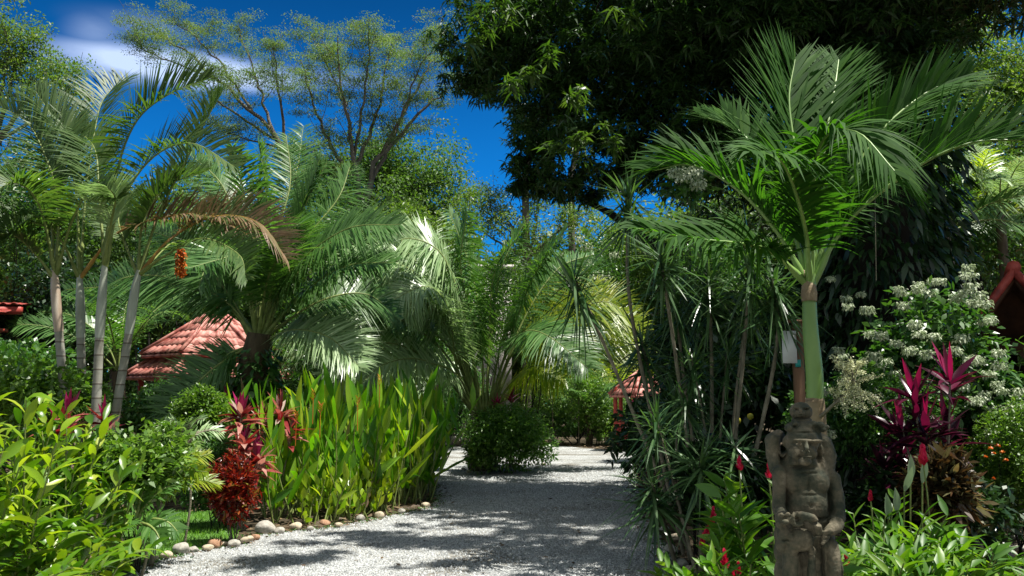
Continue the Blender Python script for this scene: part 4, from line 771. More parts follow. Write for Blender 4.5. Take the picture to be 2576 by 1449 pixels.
B += [(np.array([4.1, 5.0, 7.6]), np.array([.6, .6, .4])), (np.array([5.6, 8.8, 8.8]), np.array([1.0, 1.0, .5]))]  # unseen leaf clusters added overhead to cast shade, one onto the statue
q, tw = blobs_crown(B, 77, 235000, .185, .040, .6, whorl=9); q.build('crown', 'mango', mg)
q, _ = blobs_crown([(np.array([1.3, 8.8, 9.2]), np.array([.9, .8, .35])), (np.array([2.2, 10.2, 9.3]), np.array([1.3, 1.0, .5])), (np.array([3.6, 9.4, 9.4]), np.array([1.4, 1.2, .5])), (np.array([3.6, 11.6, 9.6]), np.array([1.3, 1.2, .5])), (np.array([5.2, 10.6, 9.6]), np.array([1.5, 1.5, .6])), (np.array([4.8, 12.6, 9.8]), np.array([1.5, 1.3, .6]))], 79, 11000, .21, .05, .6, whorl=9); q.build('added_dapple_leaves', 'mango', mg)  # sparse out-of-frame boughs added to dapple the near drive with shade
# young pale shoots
B2 = [(W(u, v, d), np.array([r, r, r])) for u, v, d, r in [(1310, 205, 12.8, .22), (1390, 130, 12.6, .15), (1480, 350, 12.8, .3), (1450, 260, 12.8, .25), (1410, 380, 13, .2), (1530, 370, 12.8, .2), (1560, 50, 12.3, .2), (1360, 180, 12.6, .2), (1200, 90, 13.6, .3), (1240, 30, 13.2, .3)]]
q, _ = blobs_crown(B2, 78, 750, .22, .045, .6, whorl=9); q.build('young_shoots', 'mango_young', mg)
mb = MB(); rng = np.random.default_rng(6)
tkp = spline([(bm_[0] + .1, MD, 0), W(2215, 800, MD), W(2210, 500, MD), W(2190, 250, MD), W(2180, 60, MD), W(2150, -120, MD)], 18)
mb.tube(tkp, np.interp(np.linspace(0, 1, 18), [0, .12, .6, 1], [.85, .62, .48, .3]), 14)
for e, r0, st_ in [((1600, 200, 16.5), .2, 9), ((1380, -50, 14), .2, 11), ((1700, 350, 15), .16, 7), ((1650, -150, 13), .2, 12), ((2000, -250, 13), .22, 14), ((2500, -80, 14), .2, 11), ((2330, -200, 13), .2, 13), ((1900, 150, 14), .15, 9), ((2420, 20, 14), .12, 9), ((2560, -700, 9.5), .12, 14), ((2300, -1000, 8), .09, 15)]:  # the last limbs are added to carry the unseen shade clusters
    s0 = tkp[st_]; E = W(*e); m_ = (s0 + E) / 2 + np.array([0, 0, .6]); sp = spline([s0, m_, E], 12); mb.tube(sp, np.linspace(r0, .04, 12), 8)
    for j in range(10):
        t = tw[rng.integers(0, len(tw))]; q_ = sp[rng.integers(4, 12)]
        if np.linalg.norm(t - q_) < 3.5: mb.tube(spline([q_, (t + q_) / 2 + rng.normal(0, .15, 3), t], 6), np.linspace(.035, .008, 6), 4)
mb.build('trunk', 'bark_dk', mg)
# leaning dark limb seen under the crown
mb = MB(); mb.tube(spline([W(1700, 640, 17), W(1600, 590, 17), W(1540, 540, 17), W(1480, 510, 17)], 8), np.linspace(.12, .05, 8), 7); mb.build('limb', 'bark_dk', mg)
# climbing plant on the mango trunk
rng = np.random.default_rng(18); n = 9000; z = rng.uniform(.1, 7.0, n); a = rng.uniform(0, 2 * PI, n); r = .7 + rng.random(n) * .55
mb = MB(); mb.leaves(np.stack([bm_[0] + .05 + r * np.cos(a), MD + r * np.sin(a), z], 1), np.stack([np.cos(a), np.sin(a), -.8 + 0 * a], 1) + rng.normal(0, .4, (n, 3)), rng.uniform(.10, .26, n), rng.uniform(.04, .10, n), 3, .4, rng=rng, prof=.6)
tag(mb.build('climber', 'shrub_dk', None), 'dark leafy climber covering the mango trunk', 'climber')
mb = MB(); mb.tube(spline([W(2200, 420, 9.5), W(2202, 560, 9.5), W(2204, 705, 9.5)], 6), .004, 4); tag(mb.build('aerial_root', 'cane'), 'thin pale aerial root hanging in front of the dark mango trunk', 'root')

# ================================================================== FAR AND MIDDLE PLANTING
farlist = [  # u, v(center), d, rx, rz, mat, leaf, n, label
 (60, 560, 24, 2.2, 2.6, 'shrub', .16, 7000, 'tall leafy tree mass at the far left behind the cane palms'),
 (40, 1000, 14, 1.5, .95, 'shrub', .13, 8000, 'broad leaved shrub below the left house eave'),
 (110, 820, 19, 1.6, 1.9, 'shrub_dk', .14, 7000, 'dark shrub directly behind the four cane trunks'),
 (400, 660, 26, 2.6, 2.6, 'far', .15, 8000, 'green tree mass behind the brown palm frond'),
 (560, 600, 32, 3.0, 3.2, 'far', .16, 8000, 'tree mass behind the feathery palm, left side'),
 (800, 640, 34, 3.4, 3.4, 'far', .16, 9000, 'tree mass at the foot of the umbrella tree'),
 (1000, 620, 36, 3.2, 2.4, 'far_yel', .16, 8000, 'pale green tree behind the left island fronds'),
 (950, 800, 30, 3.5, 2.4, 'shrub', .15, 10000, 'green thicket behind the heliconias'),
 (1150, 800, 34, 3.0, 2.8, 'far', .15, 8000, 'thicket behind the island palm, left half'),
 (1330, 780, 34, 3.0, 2.6, 'far', .15, 8000, 'thicket behind the island palm, right half'),
 (1480, 740, 43, 3.2, 3.4, 'shrub', .14, 9000, 'green tree behind the leaning dracaena cane'),
 (1560, 860, 43, 3.0, 2.4, 'shrub_lt', .12, 8000, 'light green bush above the small pavilion'),
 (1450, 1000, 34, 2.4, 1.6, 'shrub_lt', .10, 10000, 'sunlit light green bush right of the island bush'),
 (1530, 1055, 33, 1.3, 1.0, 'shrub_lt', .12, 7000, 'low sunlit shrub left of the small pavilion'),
 (1390, 1065, 34, 1.2, .9, 'shrub', .10, 5000, 'small bush on the far edge of the drive behind the island'),
 (1120, 1040, 33, 2.2, 1.1, 'shrub', .12, 7000, 'dark bush behind the cobble heap'),
 (1080, 960, 30, 2.2, 1.4, 'shrub', .12, 7000, 'bush left of the island palm base'),
 (760, 940, 22, 1.8, 1.3, 'shrub', .12, 6000, 'bush behind the red cordylines'),
 (520, 1060, 13.5, .55, .5, 'shrub_lt', .075, 7000, 'fine leaved bright bush below the pink pavilion'),
 (440, 1040, 17, 1.3, .75, 'shrub', .11, 6000, 'green bush left below the pink pavilion'),
 (560, 1190, 11.6, .55, .62, 'shrub', .07, 6500, 'small leaved dark green bush left of the red croton'),
 (60, 1010, 10.5, .9, .6, 'shrub_lt', .10, 5000, 'pale leaved shrub at the left frame edge above the gingers'),
 (1790, 760, 24, 1.6, 2.0, 'shrub', .13, 7000, 'green tree between the dracaena rosettes'),
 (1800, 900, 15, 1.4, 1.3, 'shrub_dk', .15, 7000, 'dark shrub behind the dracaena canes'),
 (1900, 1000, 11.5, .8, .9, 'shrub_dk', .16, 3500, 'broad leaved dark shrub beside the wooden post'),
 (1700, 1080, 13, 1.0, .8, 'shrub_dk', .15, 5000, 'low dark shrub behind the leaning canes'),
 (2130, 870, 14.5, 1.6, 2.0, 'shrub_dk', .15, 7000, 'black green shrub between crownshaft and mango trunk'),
 (2200, 1060, 9.5, .9, .62, 'shrub', .055, 14000, 'fine leaved green bush behind the statue right side'),
 (2380, 600, 18, 1.6, 1.8, 'shrub', .15, 6000, 'green tree right of the mango trunk'),
 (2500, 560, 24, 2.4, 3.0, 'far', .15, 8000, 'tree behind the right house roof'),
 (2430, 200, 30, 3.2, 3.4, 'far_yel', .15, 12000, 'yellow green sunlit tree in the upper right corner'),
 (2560, 330, 28, 2.6, 3.0, 'far_yel', .15, 9000, 'yellow green tree at the right frame edge above the palm frond'),
 (2560, 1180, 9.2, .55, .75, 'shrub_lt', .045, 14000, 'fine leaved bush with orange flowers at the right frame edge'),
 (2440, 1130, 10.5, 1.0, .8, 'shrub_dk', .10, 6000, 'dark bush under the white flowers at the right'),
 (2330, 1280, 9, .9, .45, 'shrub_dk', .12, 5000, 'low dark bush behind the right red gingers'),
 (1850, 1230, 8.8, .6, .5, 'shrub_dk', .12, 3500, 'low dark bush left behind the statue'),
 (350, 1170, 8.6, .55, .42, 'shrub_lt', .09, 5000, 'feathery light green bush at the left end of the lawn')]
for i, (u, v, d, rx, rz, mt, ll, n, lab) in enumerate(farlist):
    c = W(u, v, d); z0 = 0
    shrub('bush' if c[2] < 2.2 else 'leafy_tree', c, (rx, rx, min(rz, c[2] if c[2] > .2 else .3)) if c[2] < 2.2 else (rx, rx, rz), 500 + i, mt, lab, n=int(n * 1.5), ll=ll, lw=ll * .5, bark='bark_dk', cat='bush' if c[2] < 2.2 else 'tree', group='planting around the drive', lobes=14)
# more distant trees forming the wood that closes the view
far2 = [(-250, 600, 45), (-60, 480, 48), (150, 520, 50), (330, 560, 52), (480, 560, 55), (700, 640, 58), (1060, 700, 58), (1250, 760, 56), (1420, 720, 54), (1560, 700, 50), (1700, 560, 45), (1850, 520, 42), (2020, 480, 42), (2200, 430, 42), (2400, 420, 42), (2600, 380, 42), (2800, 400, 40)]
pos_w = ['at the far left end', 'second from the left end', 'third from the left end', 'behind the sky gap of the cane palms', 'left behind the feathery palm', 'behind the feathery palm crown', 'left behind the island palm', 'straight behind the island palm', 'right behind the island palm', 'behind the leaning dracaena', 'left behind the mango crown', 'behind the mango crown', 'behind the young palm crown', 'behind the mango trunk', 'above the right house', 'at the right frame edge', 'at the far right end']
for i, (u, v, d) in enumerate(far2):
    c = W(u, 0, d); top = W(u, v, d)[2]; rr = random.Random(i)
    trunk = [((np.array([c[0], d, 0]), np.array([c[0] + .2, d, top * .35])), .3, .22)]
    for j in range(5):
        a = j * 1.3 + i; trunk.append(((trunk[0][0][1], np.array([c[0] + 1.8 * math.cos(a), d + 1.8 * math.sin(a), top * .65]), np.array([c[0] + 3. * math.cos(a), d + 2.6 * math.sin(a), top * rr.uniform(.75, .95)])), .15, .04))
    tree('wood_tree', [([np.array(p) for p in t[0]], t[1], t[2]) for t in trunk], 700 + i, ['far', 'far_yel', 'acacia_lt'][i % 3], 'distant leafy tree closing the view, ' + pos_w[i], group='trees closing the view', nsub=10, sublen=3.2, nclump=5, leafn=60, ll=.3, lw=.16, cr=1.5, flat=.7, start=.0, k=6)

rng = np.random.default_rng(900); n = 90000; uu = rng.uniform(-300, 2900, n); dd = rng.uniform(66, 84, n)
tops = np.interp(uu, [-300, 0, 300, 500, 900, 1150, 1250, 1350, 1600, 2000, 2900], [540, 580, 610, 600, 610, 620, 660, 660, 600, 540, 500]) + 26 * np.sin(uu / 37.) + 18 * np.sin(uu / 15. + 1)
hz = np.array([W(1288, t, 75)[2] for t in np.linspace(400, 1000, 61)]); th = np.interp(tops, np.linspace(400, 1000, 61), hz)
P = np.stack([(uu - UC) / FPX * dd, dd, rng.random(n) ** .8 * th], 1); mb = MB(); cl = np.sin(P[:, 0] * .9) * .2 + np.sin(P[:, 2] * 1.7 + P[:, 0] * .4) * .2
mb.leaves(P, rdir(rng, n), rng.uniform(.5, 1.1, n), rng.uniform(.35, .7, n), 1, .2, rng=rng, rnd=np.clip(.5 + cl + rng.normal(0, .15, n), 0, 1))
tag(mb.build('far_wood', 'far'), 'far off green wood closing the horizon behind the garden', 'wood', kind='stuff')
# distant palms seen at the right between the trees
def randpalm(name, u, d, h, nf, L, LL, LW, seed, label, mats=('palm', 'rachis'), tr=.09, bark='bark_dk', group=None, lo=20, n=44, cat='palm'):
    rng = np.random.default_rng(seed); b = W(u, 1000, d); root = empty(name, (b[0], d, 0), label, cat, group)
    mb = MB(); top = np.array([b[0] + rng.normal(0, .1), d, h]); mb.tube(spline([(b[0], d, 0), (b[0] + .05, d, h * .5), top], 8), np.linspace(tr * 1.3, tr, 8), 9); mb.build('trunk', bark, root)
    for i in range(nf):
        a = 2 * PI * i / nf * 1.0 + rng.normal(0, .2); el = math.radians(rng.uniform(lo, 85)); frond(root, autofrond(top, a, el, L * rng.uniform(.8, 1.1), rng.uniform(.7, 1.3)), seed * 31 + i, n=n, LL=LL, LW=LW, droop=.3, mats=mats, rr=.018, nseg=2)
    return root
randpalm('slim_palm', 2420, 16, 4.6, 10, 1.9, .5, .035, 41, 'slim dark trunked palm left of the right house roof, nearer of two')
randpalm('slim_palm', 2475, 18, 5.0, 10, 1.9, .5, .035, 42, 'slim palm with browning skirt just left of the right house ridge', mats=('palm_yel_backlit', 'rachis'))
randpalm('slim_palm', 2545, 17, 5.2, 9, 2.0, .5, .035, 43, 'grey trunked palm rising behind the right house ridge', mats=('palm_pale_glare', 'rachis'), bark='bark')
randpalm('understory_palm', 880, 24, 1.2, 11, 3.2, .7, .04, 44, 'low feather palm behind the heliconias at the middle left', mats=('palm_pale_glare', 'rachis'), tr=.15, bark='fibre')
randpalm('understory_palm', 300, 18, 2.2, 10, 2.6, .6, .04, 45, 'low feather palm behind the rightmost cane trunk', tr=.12, bark='fibre')
randpalm('understory_palm', 1570, 38, 1.6, 12, 4.2, .6, .04, 46, 'yellow green feather palm behind the dracaena canes', mats=('palm_yel_backlit', 'rachis'), tr=.07, bark='fibre')
randpalm('understory_palm', 1480, 33, 1.1, 11, 2.0, .5, .04, 47, 'small palm with spiky crown right of the island bush', tr=.1, bark='fibre')
# little palms by the lawn
randpalm('palm_seedling', 480, 10.0, 1.13, 9, .42, .2, .022, 48, 'thin stemmed little fan of leaves standing at the lawn edge', mats=('palm_pale_glare', 'cane'), tr=.011, bark='cane', lo=5, n=10)
randpalm('palm_seedling', 400, 9.0, .62, 12, .62, .22, .02, 49, 'feathery light green palm seedling at the left end of the lawn', mats=('palm_yel_backlit', 'rachis'), tr=.02, bark='cane', lo=15, n=26)
randpalm('palm_seedling', 375, 8.2, .5, 7, .5, .2, .03, 51, 'drooping dark green seedling in front of the lawn', mats=('palm', 'rachis'), tr=.012, bark='cane', lo=0, n=14)

# ================================================================== HELICONIA BED
def bed(name, ftop, polyuv, n, seed, mats, label, cat, LL, LW, upright=True, flowers=()):
    rng = np.random.default_rng(seed); poly = [G(*p)[:2] for p in polyuv]; P = np.array(poly); c = P.mean(0)
    root = empty(name, (c[0], c[1], 0), label, cat); mb = MB(); k = 0
    while k < n:
        q = np.array([rng.uniform(P[:, 0].min(), P[:, 0].max()), rng.uniform(P[:, 1].min(), P[:, 1].max())])
        if not inpoly(q[None], poly)[0]: continue
        k += 1; h = ftop(q, rng); lean = rng.normal(0, .21, 2) * h
        base = np.array([q[0], q[1], 0.]); top = np.array([q[0] + lean[0], q[1] + lean[1], h * .78])
        sp = spline([base, (base + top) / 2 + rng.normal(0, .02, 3), top], 8); mb.tube(sp, np.linspace(.014, .006, 8), 4, mat=1)
        nl = rng.integers(5, 8); az = rng.uniform(0, PI); ts = np.linspace(.22, 1, nl); PP = np.stack([np.interp(ts, np.linspace(0, 1, 8), sp[:, i]) for i in range(3)], 1)
        sg = np.where(np.arange(nl) % 2, 1, -1)[:, None]; a = np.radians(np.interp(ts, [0, 1], [42, 8]) * rng.uniform(.6, 1.3, nl))[:, None]
        d = np.array([0, 0, 1.]) * np.cos(a) + np.array([math.cos(az), math.sin(az), 0]) * sg * np.sin(a) + rng.normal(0, .19, (nl, 3))
        mb.leaves(PP, d, LL * h / 2 * rng.uniform(.55, 1.2, nl), LW * rng.uniform(.7, 1.15, nl), 6, .16 * rng.uniform(0, 1, nl) ** 2 * 5 * rng.choice([0, .3, 1], nl, p=[.25, .4, .35]), fold=.3, prof=.85, mat=int(rng.choice([0, 2, 3], p=[.77, .20, .03])), rnd=np.clip(.5 + rng.normal(0, .28, nl), 0, 1), up=np.stack([rng.normal(0, 1, nl), rng.normal(0, 1, nl) - .4, 0 * ts + .3], 1))
    mb.build('foliage', mats, root)
    for (u, v, d, kind) in flowers:
        f = MB(); c = W(u, v, d); rg = np.random.default_rng(int(u)); nn = 7
        f.leaves(np.array([c + [0, 0, -.03 + .02 * i] for i in range(nn)]), np.stack([np.where(np.arange(nn) % 2, .6, -.6), rg.normal(0, .2, nn), np.full(nn, .9)], 1), .07, .018, 3, 0., rng=rg, fold=.5); f.tube([c + [0, 0, -.35], c], .005, 4); f.build('flower', kind, root)
    return root
def htop(q, rng): return rng.uniform(.9, 2.02) if q[1] > 12.2 else rng.uniform(.7, 1.9)
bed('heliconia_bed', htop, [(665, 1325), (745, 1322), (850, 1312), (960, 1292), (1085, 1262), (1098, 1225), (1060, 1190), (900, 1200), (760, 1225), (668, 1260)], 420, 31, ['heli', 'rachis', 'heli2', 'palm_brown'], 'dense upright heliconia bed with tall blade leaves left of the drive', 'heliconias', .74, .105,
    flowers=[(688, 1160, 11.8, 'orangefl'), (788, 1002, 12.4, 'orangefl'), (806, 1035, 12.2, 'orangefl'), (955, 965, 13, 'orangefl'), (900, 1020, 12.4, 'orangefl'), (745, 1055, 12, 'orangefl')])
# low bright front plants of the bed
bed('ginger_clump', lambda q, r: r.uniform(.45, .8), [(770, 1328), (860, 1318), (980, 1296), (985, 1270), (860, 1290), (770, 1305)], 60, 32, ['heli2', 'rachis', 'heli2', 'palm_brown'], 'low lime green leafy clump in front of the heliconias', 'gingers', .7, .09)
# left foreground ginger
rng = np.random.default_rng(33); root = empty('ginger_clump', (-3.2, 6.6, 0), 'big mass of arching ginger stems in the left foreground', 'gingers'); mb = MB()
for i in range(120):
    bx, by = rng.uniform(-5.0, -3.5), rng.uniform(6.2, 8.2); h = rng.uniform(.8, 1.62) * (1 - .25 * max(0, bx + 3.6)); le = rng.uniform(.1, .55)
    az = rng.normal(-.5, 1.2) ; ginger_stem(mb, (bx, by, 0), (bx + le * math.cos(az), by + le * math.sin(az), h), .06, rng, nl=12, LL=.38, LW=.066, spread=40, droop=.5, mat=0 if rng.random() < .8 else 2)
for i in range(34):      # outer stems leaning over the edge towards the lawn and the camera
    bx, by = rng.uniform(-3.75, -3.2), rng.uniform(5.8, 7.4); az = rng.uniform(-1.6, .3); L = rng.uniform(.2, .45); ginger_stem(mb, (bx, by, 0), (bx + L * math.cos(az), by + L * math.sin(az), rng.uniform(.25, .8)), .15, rng, nl=11, LL=.36, LW=.07, spread=48, droop=.35)
mb.build('foliage', ['ginger', 'rachis', 'heli2'], root)

# ================================================================== COLOURED PLANTS
def cordyline(u, v, d, mats, label, seed, heads, LL=.4, LW=.07, n=24, group=None, lo=.05):
    """heads: (du, dv) of each leaf head from (u, v)"""
    rng = np.random.default_rng(seed); b = W(u, v, d); root = empty('cordyline', (b[0], d, 0), label, 'cordyline', group)
    st = MB()
    for i, (du, dv, dd) in enumerate(heads):
        c = W(u + du, v + dv, d + dd); st.tube(spline([(b[0] + rng.normal(0, .05), d, 0), ((b[0] + c[0]) / 2, d, c[2] * .5), c], 8), np.linspace(.016, .010, 8), 6)
        h = MB(); rosette(h, c, rng, n=n, LL=LL, LW=LW, lo=lo, hi=.9, droop=.35, mat=0, fold=.3, hstem=.22, prof=.7)
        rosette(h, c + [0, 0, .03], rng, n=max(4, n // 5), LL=LL * .85, LW=LW * .8, lo=.88, hi=1., droop=.0, mat=1, fold=.3, hstem=.04, prof=.7)
        h.build('leaf_head', list(mats), root)
    st.build('cane', 'cane', root)
cordyline(2330, 980, 8.2, ('cordy', 'cordy_hot'), 'dark purple cordyline with magenta new leaves among the white flowers', 61, [(-30, 20, 0), (60, -20, .1), (0, 90, -.1), (-60, 100, .1), (50, 100, .2)], LL=.42, LW=.065, n=20)
cordyline(2270, 1130, 8.6, ('cordy', 'cordy'), 'all dark purple cordyline lower left of the magenta one', 62, [(0, 0, 0), (-45, 50, .1), (60, 40, .1)], LL=.40, LW=.06, n=20)
cordyline(606, 1075, 11.4, ('cordy_red', 'cordy_hot'), 'red and cream cordyline just above the red croton', 63, [(0, -30, 0), (8, 40, -.1), (40, 80, 0)], LL=.36, LW=.085, n=34, lo=-.2)
cordyline(705, 1052, 12.6, ('cordy_red', 'cordy_red'), 'dull red cordyline pair behind the left end of the heliconias', 64, [(0, -15, 0), (-45, 10, .1), (25, 30, 0)], LL=.36, LW=.07, n=26, lo=-.1)
cordyline(150, 1050, 9.6, ('cordy_red', 'cordy_hot'), 'pink cordyline in front of the leftmost cane trunk', 65, [(-12, 10, 0), (20, -5, .1)], LL=.34, LW=.06, n=16)
cordyline(262, 1080, 9.8, ('cordy_red', 'cordy_hot'), 'pink cordyline behind the rightmost cane trunk', 66, [(0, -20, 0), (8, 30, 0)], LL=.34, LW=.06, n=16)
cordyline(570, 1010, 15, ('cordy', 'cordy_hot'), 'small magenta cordyline below the pink pavilion', 67, [(0, 0, 0)], LL=.3, LW=.06, n=16)
cordyline(1287, 1005, 20.6, ('cordy_hot', 'cordy_hot'), 'magenta tufted cordyline above the island bush', 68, [(0, -10, 0), (-35, 15, 0)], LL=.35, LW=.07, n=12, lo=.4)
cordyline(1112, 1020, 31, ('cordy_hot', 'cordy_hot'), 'distant pink cordyline behind the right end of the heliconias', 69, [(0, 0, 0), (4, 40, 0)], LL=.4, LW=.09, n=10)
cordyline(1595, 1030, 28, ('cordy_hot', 'cordy_hot'), 'distant pink cordyline in front of the small pavilion', 70, [(0, 0, 0), (6, 35, 0)], LL=.45, LW=.09, n=12)
cordyline(1630, 1190, 12.5, ('cordy', 'cordy'), 'black leaved cordyline jutting over the right drive edge', 71, [(0, 0, 0), (30, -30, 0), (10, 45, -.2)], LL=.4, LW=.07, n=18, lo=-.2)
# red croton
rc, tw, rg = shrub('croton', (W(588, 1240, 10.3)[0], 10.3, .60), (.30, .28, .42), 81, 'croton', 'bright red rounded croton bush at the corner of the lawn', n=5200, ll=.085, lw=.028, cat='croton', lobes=12, nseg=2, droop=.1)
0 and shrub('croton', (W(590, 1330, 10.0)[0], 10.15, .22), (.16, .16, .2), 82, 'croton', 'small croton growing under the red croton', n=900, ll=.09, lw=.03, cat='croton', lobes=6)
shrub('croton', (W(2385, 1230, 7.8)[0], 7.9, .85), (.22, .22, .36), 83, 'croton_dk', 'bronze green croton with upright leaves right of the statue', n=2600, ll=.15, lw=.045, cat='croton', lobes=10, nseg=3, droop=.1)
shrub('croton', (W(2430, 1270, 8.2)[0], 8.4, .6), (.24, .24, .3), 84, 'croton_dk', 'lower bronze croton at the right of the upright croton', n=2000, ll=.14, lw=.045, cat='croton', lobes=10, nseg=3, droop=.15)
# variegated shell ginger leaves
rng = np.random.default_rng(85); root = empty('shell_ginger', (W(2290, 1300, 7.2)[0], 7.2, 0), 'pale variegated shell ginger leaves left of the bronze croton', 'shell ginger'); mb = MB()
for (u, v, h) in [(2275, 1190, 0), (2256, 1245, 0), (2290, 1165, 0), (2320, 1170, 0), (2235, 1260, 0)]:
    c = W(u, v + 45, 7.2); mb.leaves([c], [(rng.normal(0, .15), rng.normal(-.2, .1), 1)], .24, .075, 6, .1, fold=.3, up=np.array([[.3, -1, .2]]), rnd=np.array([.8])); mb.tube(spline([(c[0], 7.3, 0), (c[0], 7.25, c[2] * .6), c], 6), .007, 4, mat=1)
mb.build('foliage', ['varieg', 'rachis'], root)

# red gingers ---------------------------------------------------------------
def torch(mb, c, rng, s=.1, mat=0):
    n = 34; h = np.sort(rng.random(n)); a = np.arange(n) * 2.4; pos = np.array(c) + np.stack([0 * h, 0 * h, (h - .5) * s], 1)
    d = np.stack([np.cos(a), np.sin(a), 1.2 + 2.2 * h], 1); mb.leaves(pos, d, s * .45 * (1.1 - .5 * h), s * .24, 3, -.02, fold=.4, rng=rng, mat=mat)
def red_ginger(u, v, d, seed, label, n=12, w=.3, h=.55, flowers=(), LL=.27, LW=.045):
    rng = np.random.default_rng(seed); b = W(u, v, d); root = empty('red_ginger', (b[0], d, 0), label, 'red ginger', 'red gingers around the statue'); mb = MB()
    for i in range(int(n * 1.4)):
        a = rng.uniform(0, 2 * PI); r = w * math.sqrt(rng.random()); bx, by = b[0] + r * math.cos(a) * .6, d + r * math.sin(a) * .6; hh = h * rng.uniform(.6, 1.1); ou = rng.uniform(.1, .45)
        ginger_stem(mb, (bx, by, 0), (bx + ou * math.cos(a), by + ou * math.sin(a) - .06, hh), .08, rng, nl=12, LL=LL, LW=LW, spread=55, droop=.22)
    mb.build('foliage', ['redginger', 'rachis'], root)
    for (fu, fv, s) in flowers:
        f = MB(); c = W(fu, fv, d - .1); torch(f, c, rng, s); f.tube(spline([c - [0, 0, s * .4], (c[0] + .03, d - .05, c[2] * .5), (b[0] * .5 + c[0] * .5, d, 0)], 6), .006, 4, mat=1); f.build('flower', ['redfl', 'rachis'], root)
red_ginger(1870, 1400, 6.0, 91, 'red ginger with bright leaves left of the statue base', n=20, w=.4, h=.62, flowers=[(1823, 1410, .11), (1858, 1432, .07), (1845, 1450, .07)])
red_ginger(1900, 1250, 6.6, 92, 'taller red ginger with two buds left of the statue chest', n=8, w=.35, h=1.0, flowers=[(1860, 1168, .10), (1934, 1188, .10)], LL=.34, LW=.075)
red_ginger(2180, 1400, 5.9, 93, 'red ginger with one open flower right of the statue base', n=22, w=.4, h=.62, flowers=[(2130, 1418, .10)])
red_ginger(2300, 1380, 6.4, 94, 'wide spreading red ginger in the right foreground', n=20, w=.55, h=.62, flowers=[(2235, 1377, .09), (2262, 1448, .07)], LL=.3)
red_ginger(2180, 1290, 7.0, 95, 'red ginger with a pale tipped bud behind the statue shoulder', n=16, w=.5, h=.75, flowers=[(2190, 1250, .08), (2322, 1150, .15)])
red_ginger(2430, 1400, 7.0, 96, 'low flowerless red ginger between the bronze croton and right edge', n=14, w=.6, h=.45)
red_ginger(1790, 1420, 6.8, 97, 'small ginger at the foot of the dracaena canes', n=8, w=.3, h=.35, LL=.2)
# pendant red flower chain by the canes
mb = MB(); rng = np.random.default_rng(98); sp = spline([W(1795, 1290, 6.6), W(1785, 1330, 6.6), W(1765, 1365, 6.6)], 10)
for q in sp: torch(mb, q, rng, .07)
mb.tube(spline([sp[0], sp[0] + [.05, .1, -.1], (sp[0][0] + .1, 6.8, 0)], 6), .006, 4, mat=1); tag(mb.build('torch_flower', ['redfl', 'rachis']), 'drooping chain of pink red bracts below the dracaena canes', 'flower')

# ================================================================== DRACAENA THICKET
drac = [ # base(u,d), head(u,v), mid bend, label
 ((1745, 9.2), (1440, 690), (1560, 960), 'long dracaena cane leaning far left over the drive', 1.1),
 ((1720, 9.6), (1580, 490), (1590, 800), 'tallest dracaena cane with its head against the mango leaves', 1.0),
 ((1770, 9.0), (1660, 640), (1700, 900), 'dracaena cane with dense head left of the middle heads', 1.),
 ((1790, 9.4), (1782, 680), (1790, 900), 'upright dracaena cane with a broad drooping head', 1.25),
 ((1815, 9.0), (1890, 640), (1870, 900), 'dracaena cane bending right under the lowest palm frond', 1.),
 ((1830, 8.8), (1945, 700), (1950, 900), 'dracaena cane nearest the wooden post', 1.2),
 ((1760, 8.6), (1763, 1150), (1765, 1250), 'short dracaena with a glossy starburst head', .8),
 ((1700, 8.9), (1640, 1215), (1665, 1300), 'short dracaena drooping over the drive edge', .9),
 ((1780, 9.8), (1700, 740), (1720, 950), 'dracaena cane with dark head behind the others', 1.),
 ((1760, 10.5), (1700, 1060), (1710, 1180), 'dracaena with upright leaves low among the canes', .9),
 ((1800, 8.6), (1850, 1120), (1840, 1250), 'thin bare dracaena cane between starburst and statue', .6),
 ((1735, 9.9), (1615, 860), (1650, 1020), 'dracaena head in front of the yellow green palm', .9)]
for i, ((bu, d), (hu, hv), (mu_, mv), lab, sc) in enumerate(drac):
    rng = np.random.default_rng(600 + i); b = W(bu, 1380, d); root = empty('dracaena', (b[0], d, 0), lab, 'dracaena', 'dracaena thicket right of the drive')
    h = W(hu, hv, d - .3); m_ = W(mu_, mv, d - .1); mb = MB(); sp = spline([(b[0], d, 0), m_, h], 20); mb.tube(sp, np.linspace(.024, .014, 20) * (1 + .1 * np.sin(np.arange(20) * 3)), 7); mb.build('cane', 'cane', root)
    ax = sp[-1] - sp[-3]; ax = ax / np.linalg.norm(ax); r = MB(); rosette(r, h, rng, n=int(105 * sc), LL=.60 * min(1, sc + .1), LW=.030, axis=ax * .6 + [0, 0, .4], lo=-.85, hi=1, droop=.32, hstem=.38 * sc, nseg=4, prof=.5)
    r.build('leaf_head', 'drac', root)
# extra bare thin canes of the thicket
for i, (bu, tu, tv, d) in enumerate([(1770, 1725, 985, 8.8), (1790, 1740, 900, 8.9), (1810, 1830, 880, 9.3), (1750, 1650, 1050, 8.5), (1830, 1880, 760, 9.2), (1735, 1700, 1000, 9.2)]):
    rng = np.random.default_rng(650 + i); b = W(bu, 1380, d); root = empty('dracaena', (b[0], d, 0), 'thin leggy dracaena cane in the thicket, ' + ['leftmost of the low ones', 'between the two broad heads', 'behind the right cane', 'lowest and most slanted', 'tallest of the thin ones', 'behind the starburst head'][i], 'dracaena', 'dracaena thicket right of the drive')
    h = W(tu, tv, d); mb = MB(); mb.tube(spline([(b[0], d, 0), (np.array([b[0], d, 0]) + h) / 2 + rng.normal(0, .05, 3), h], 12), np.linspace(.018, .010, 12), 6); mb.build('cane', 'cane', root)
    r = MB(); rosette(r, h, rng, n=62, LL=.48, LW=.027, axis=(0, 0, 1), lo=-.8, hi=1, droop=.35, hstem=.25, nseg=4, prof=.5); r.build('leaf_head', 'drac', root)
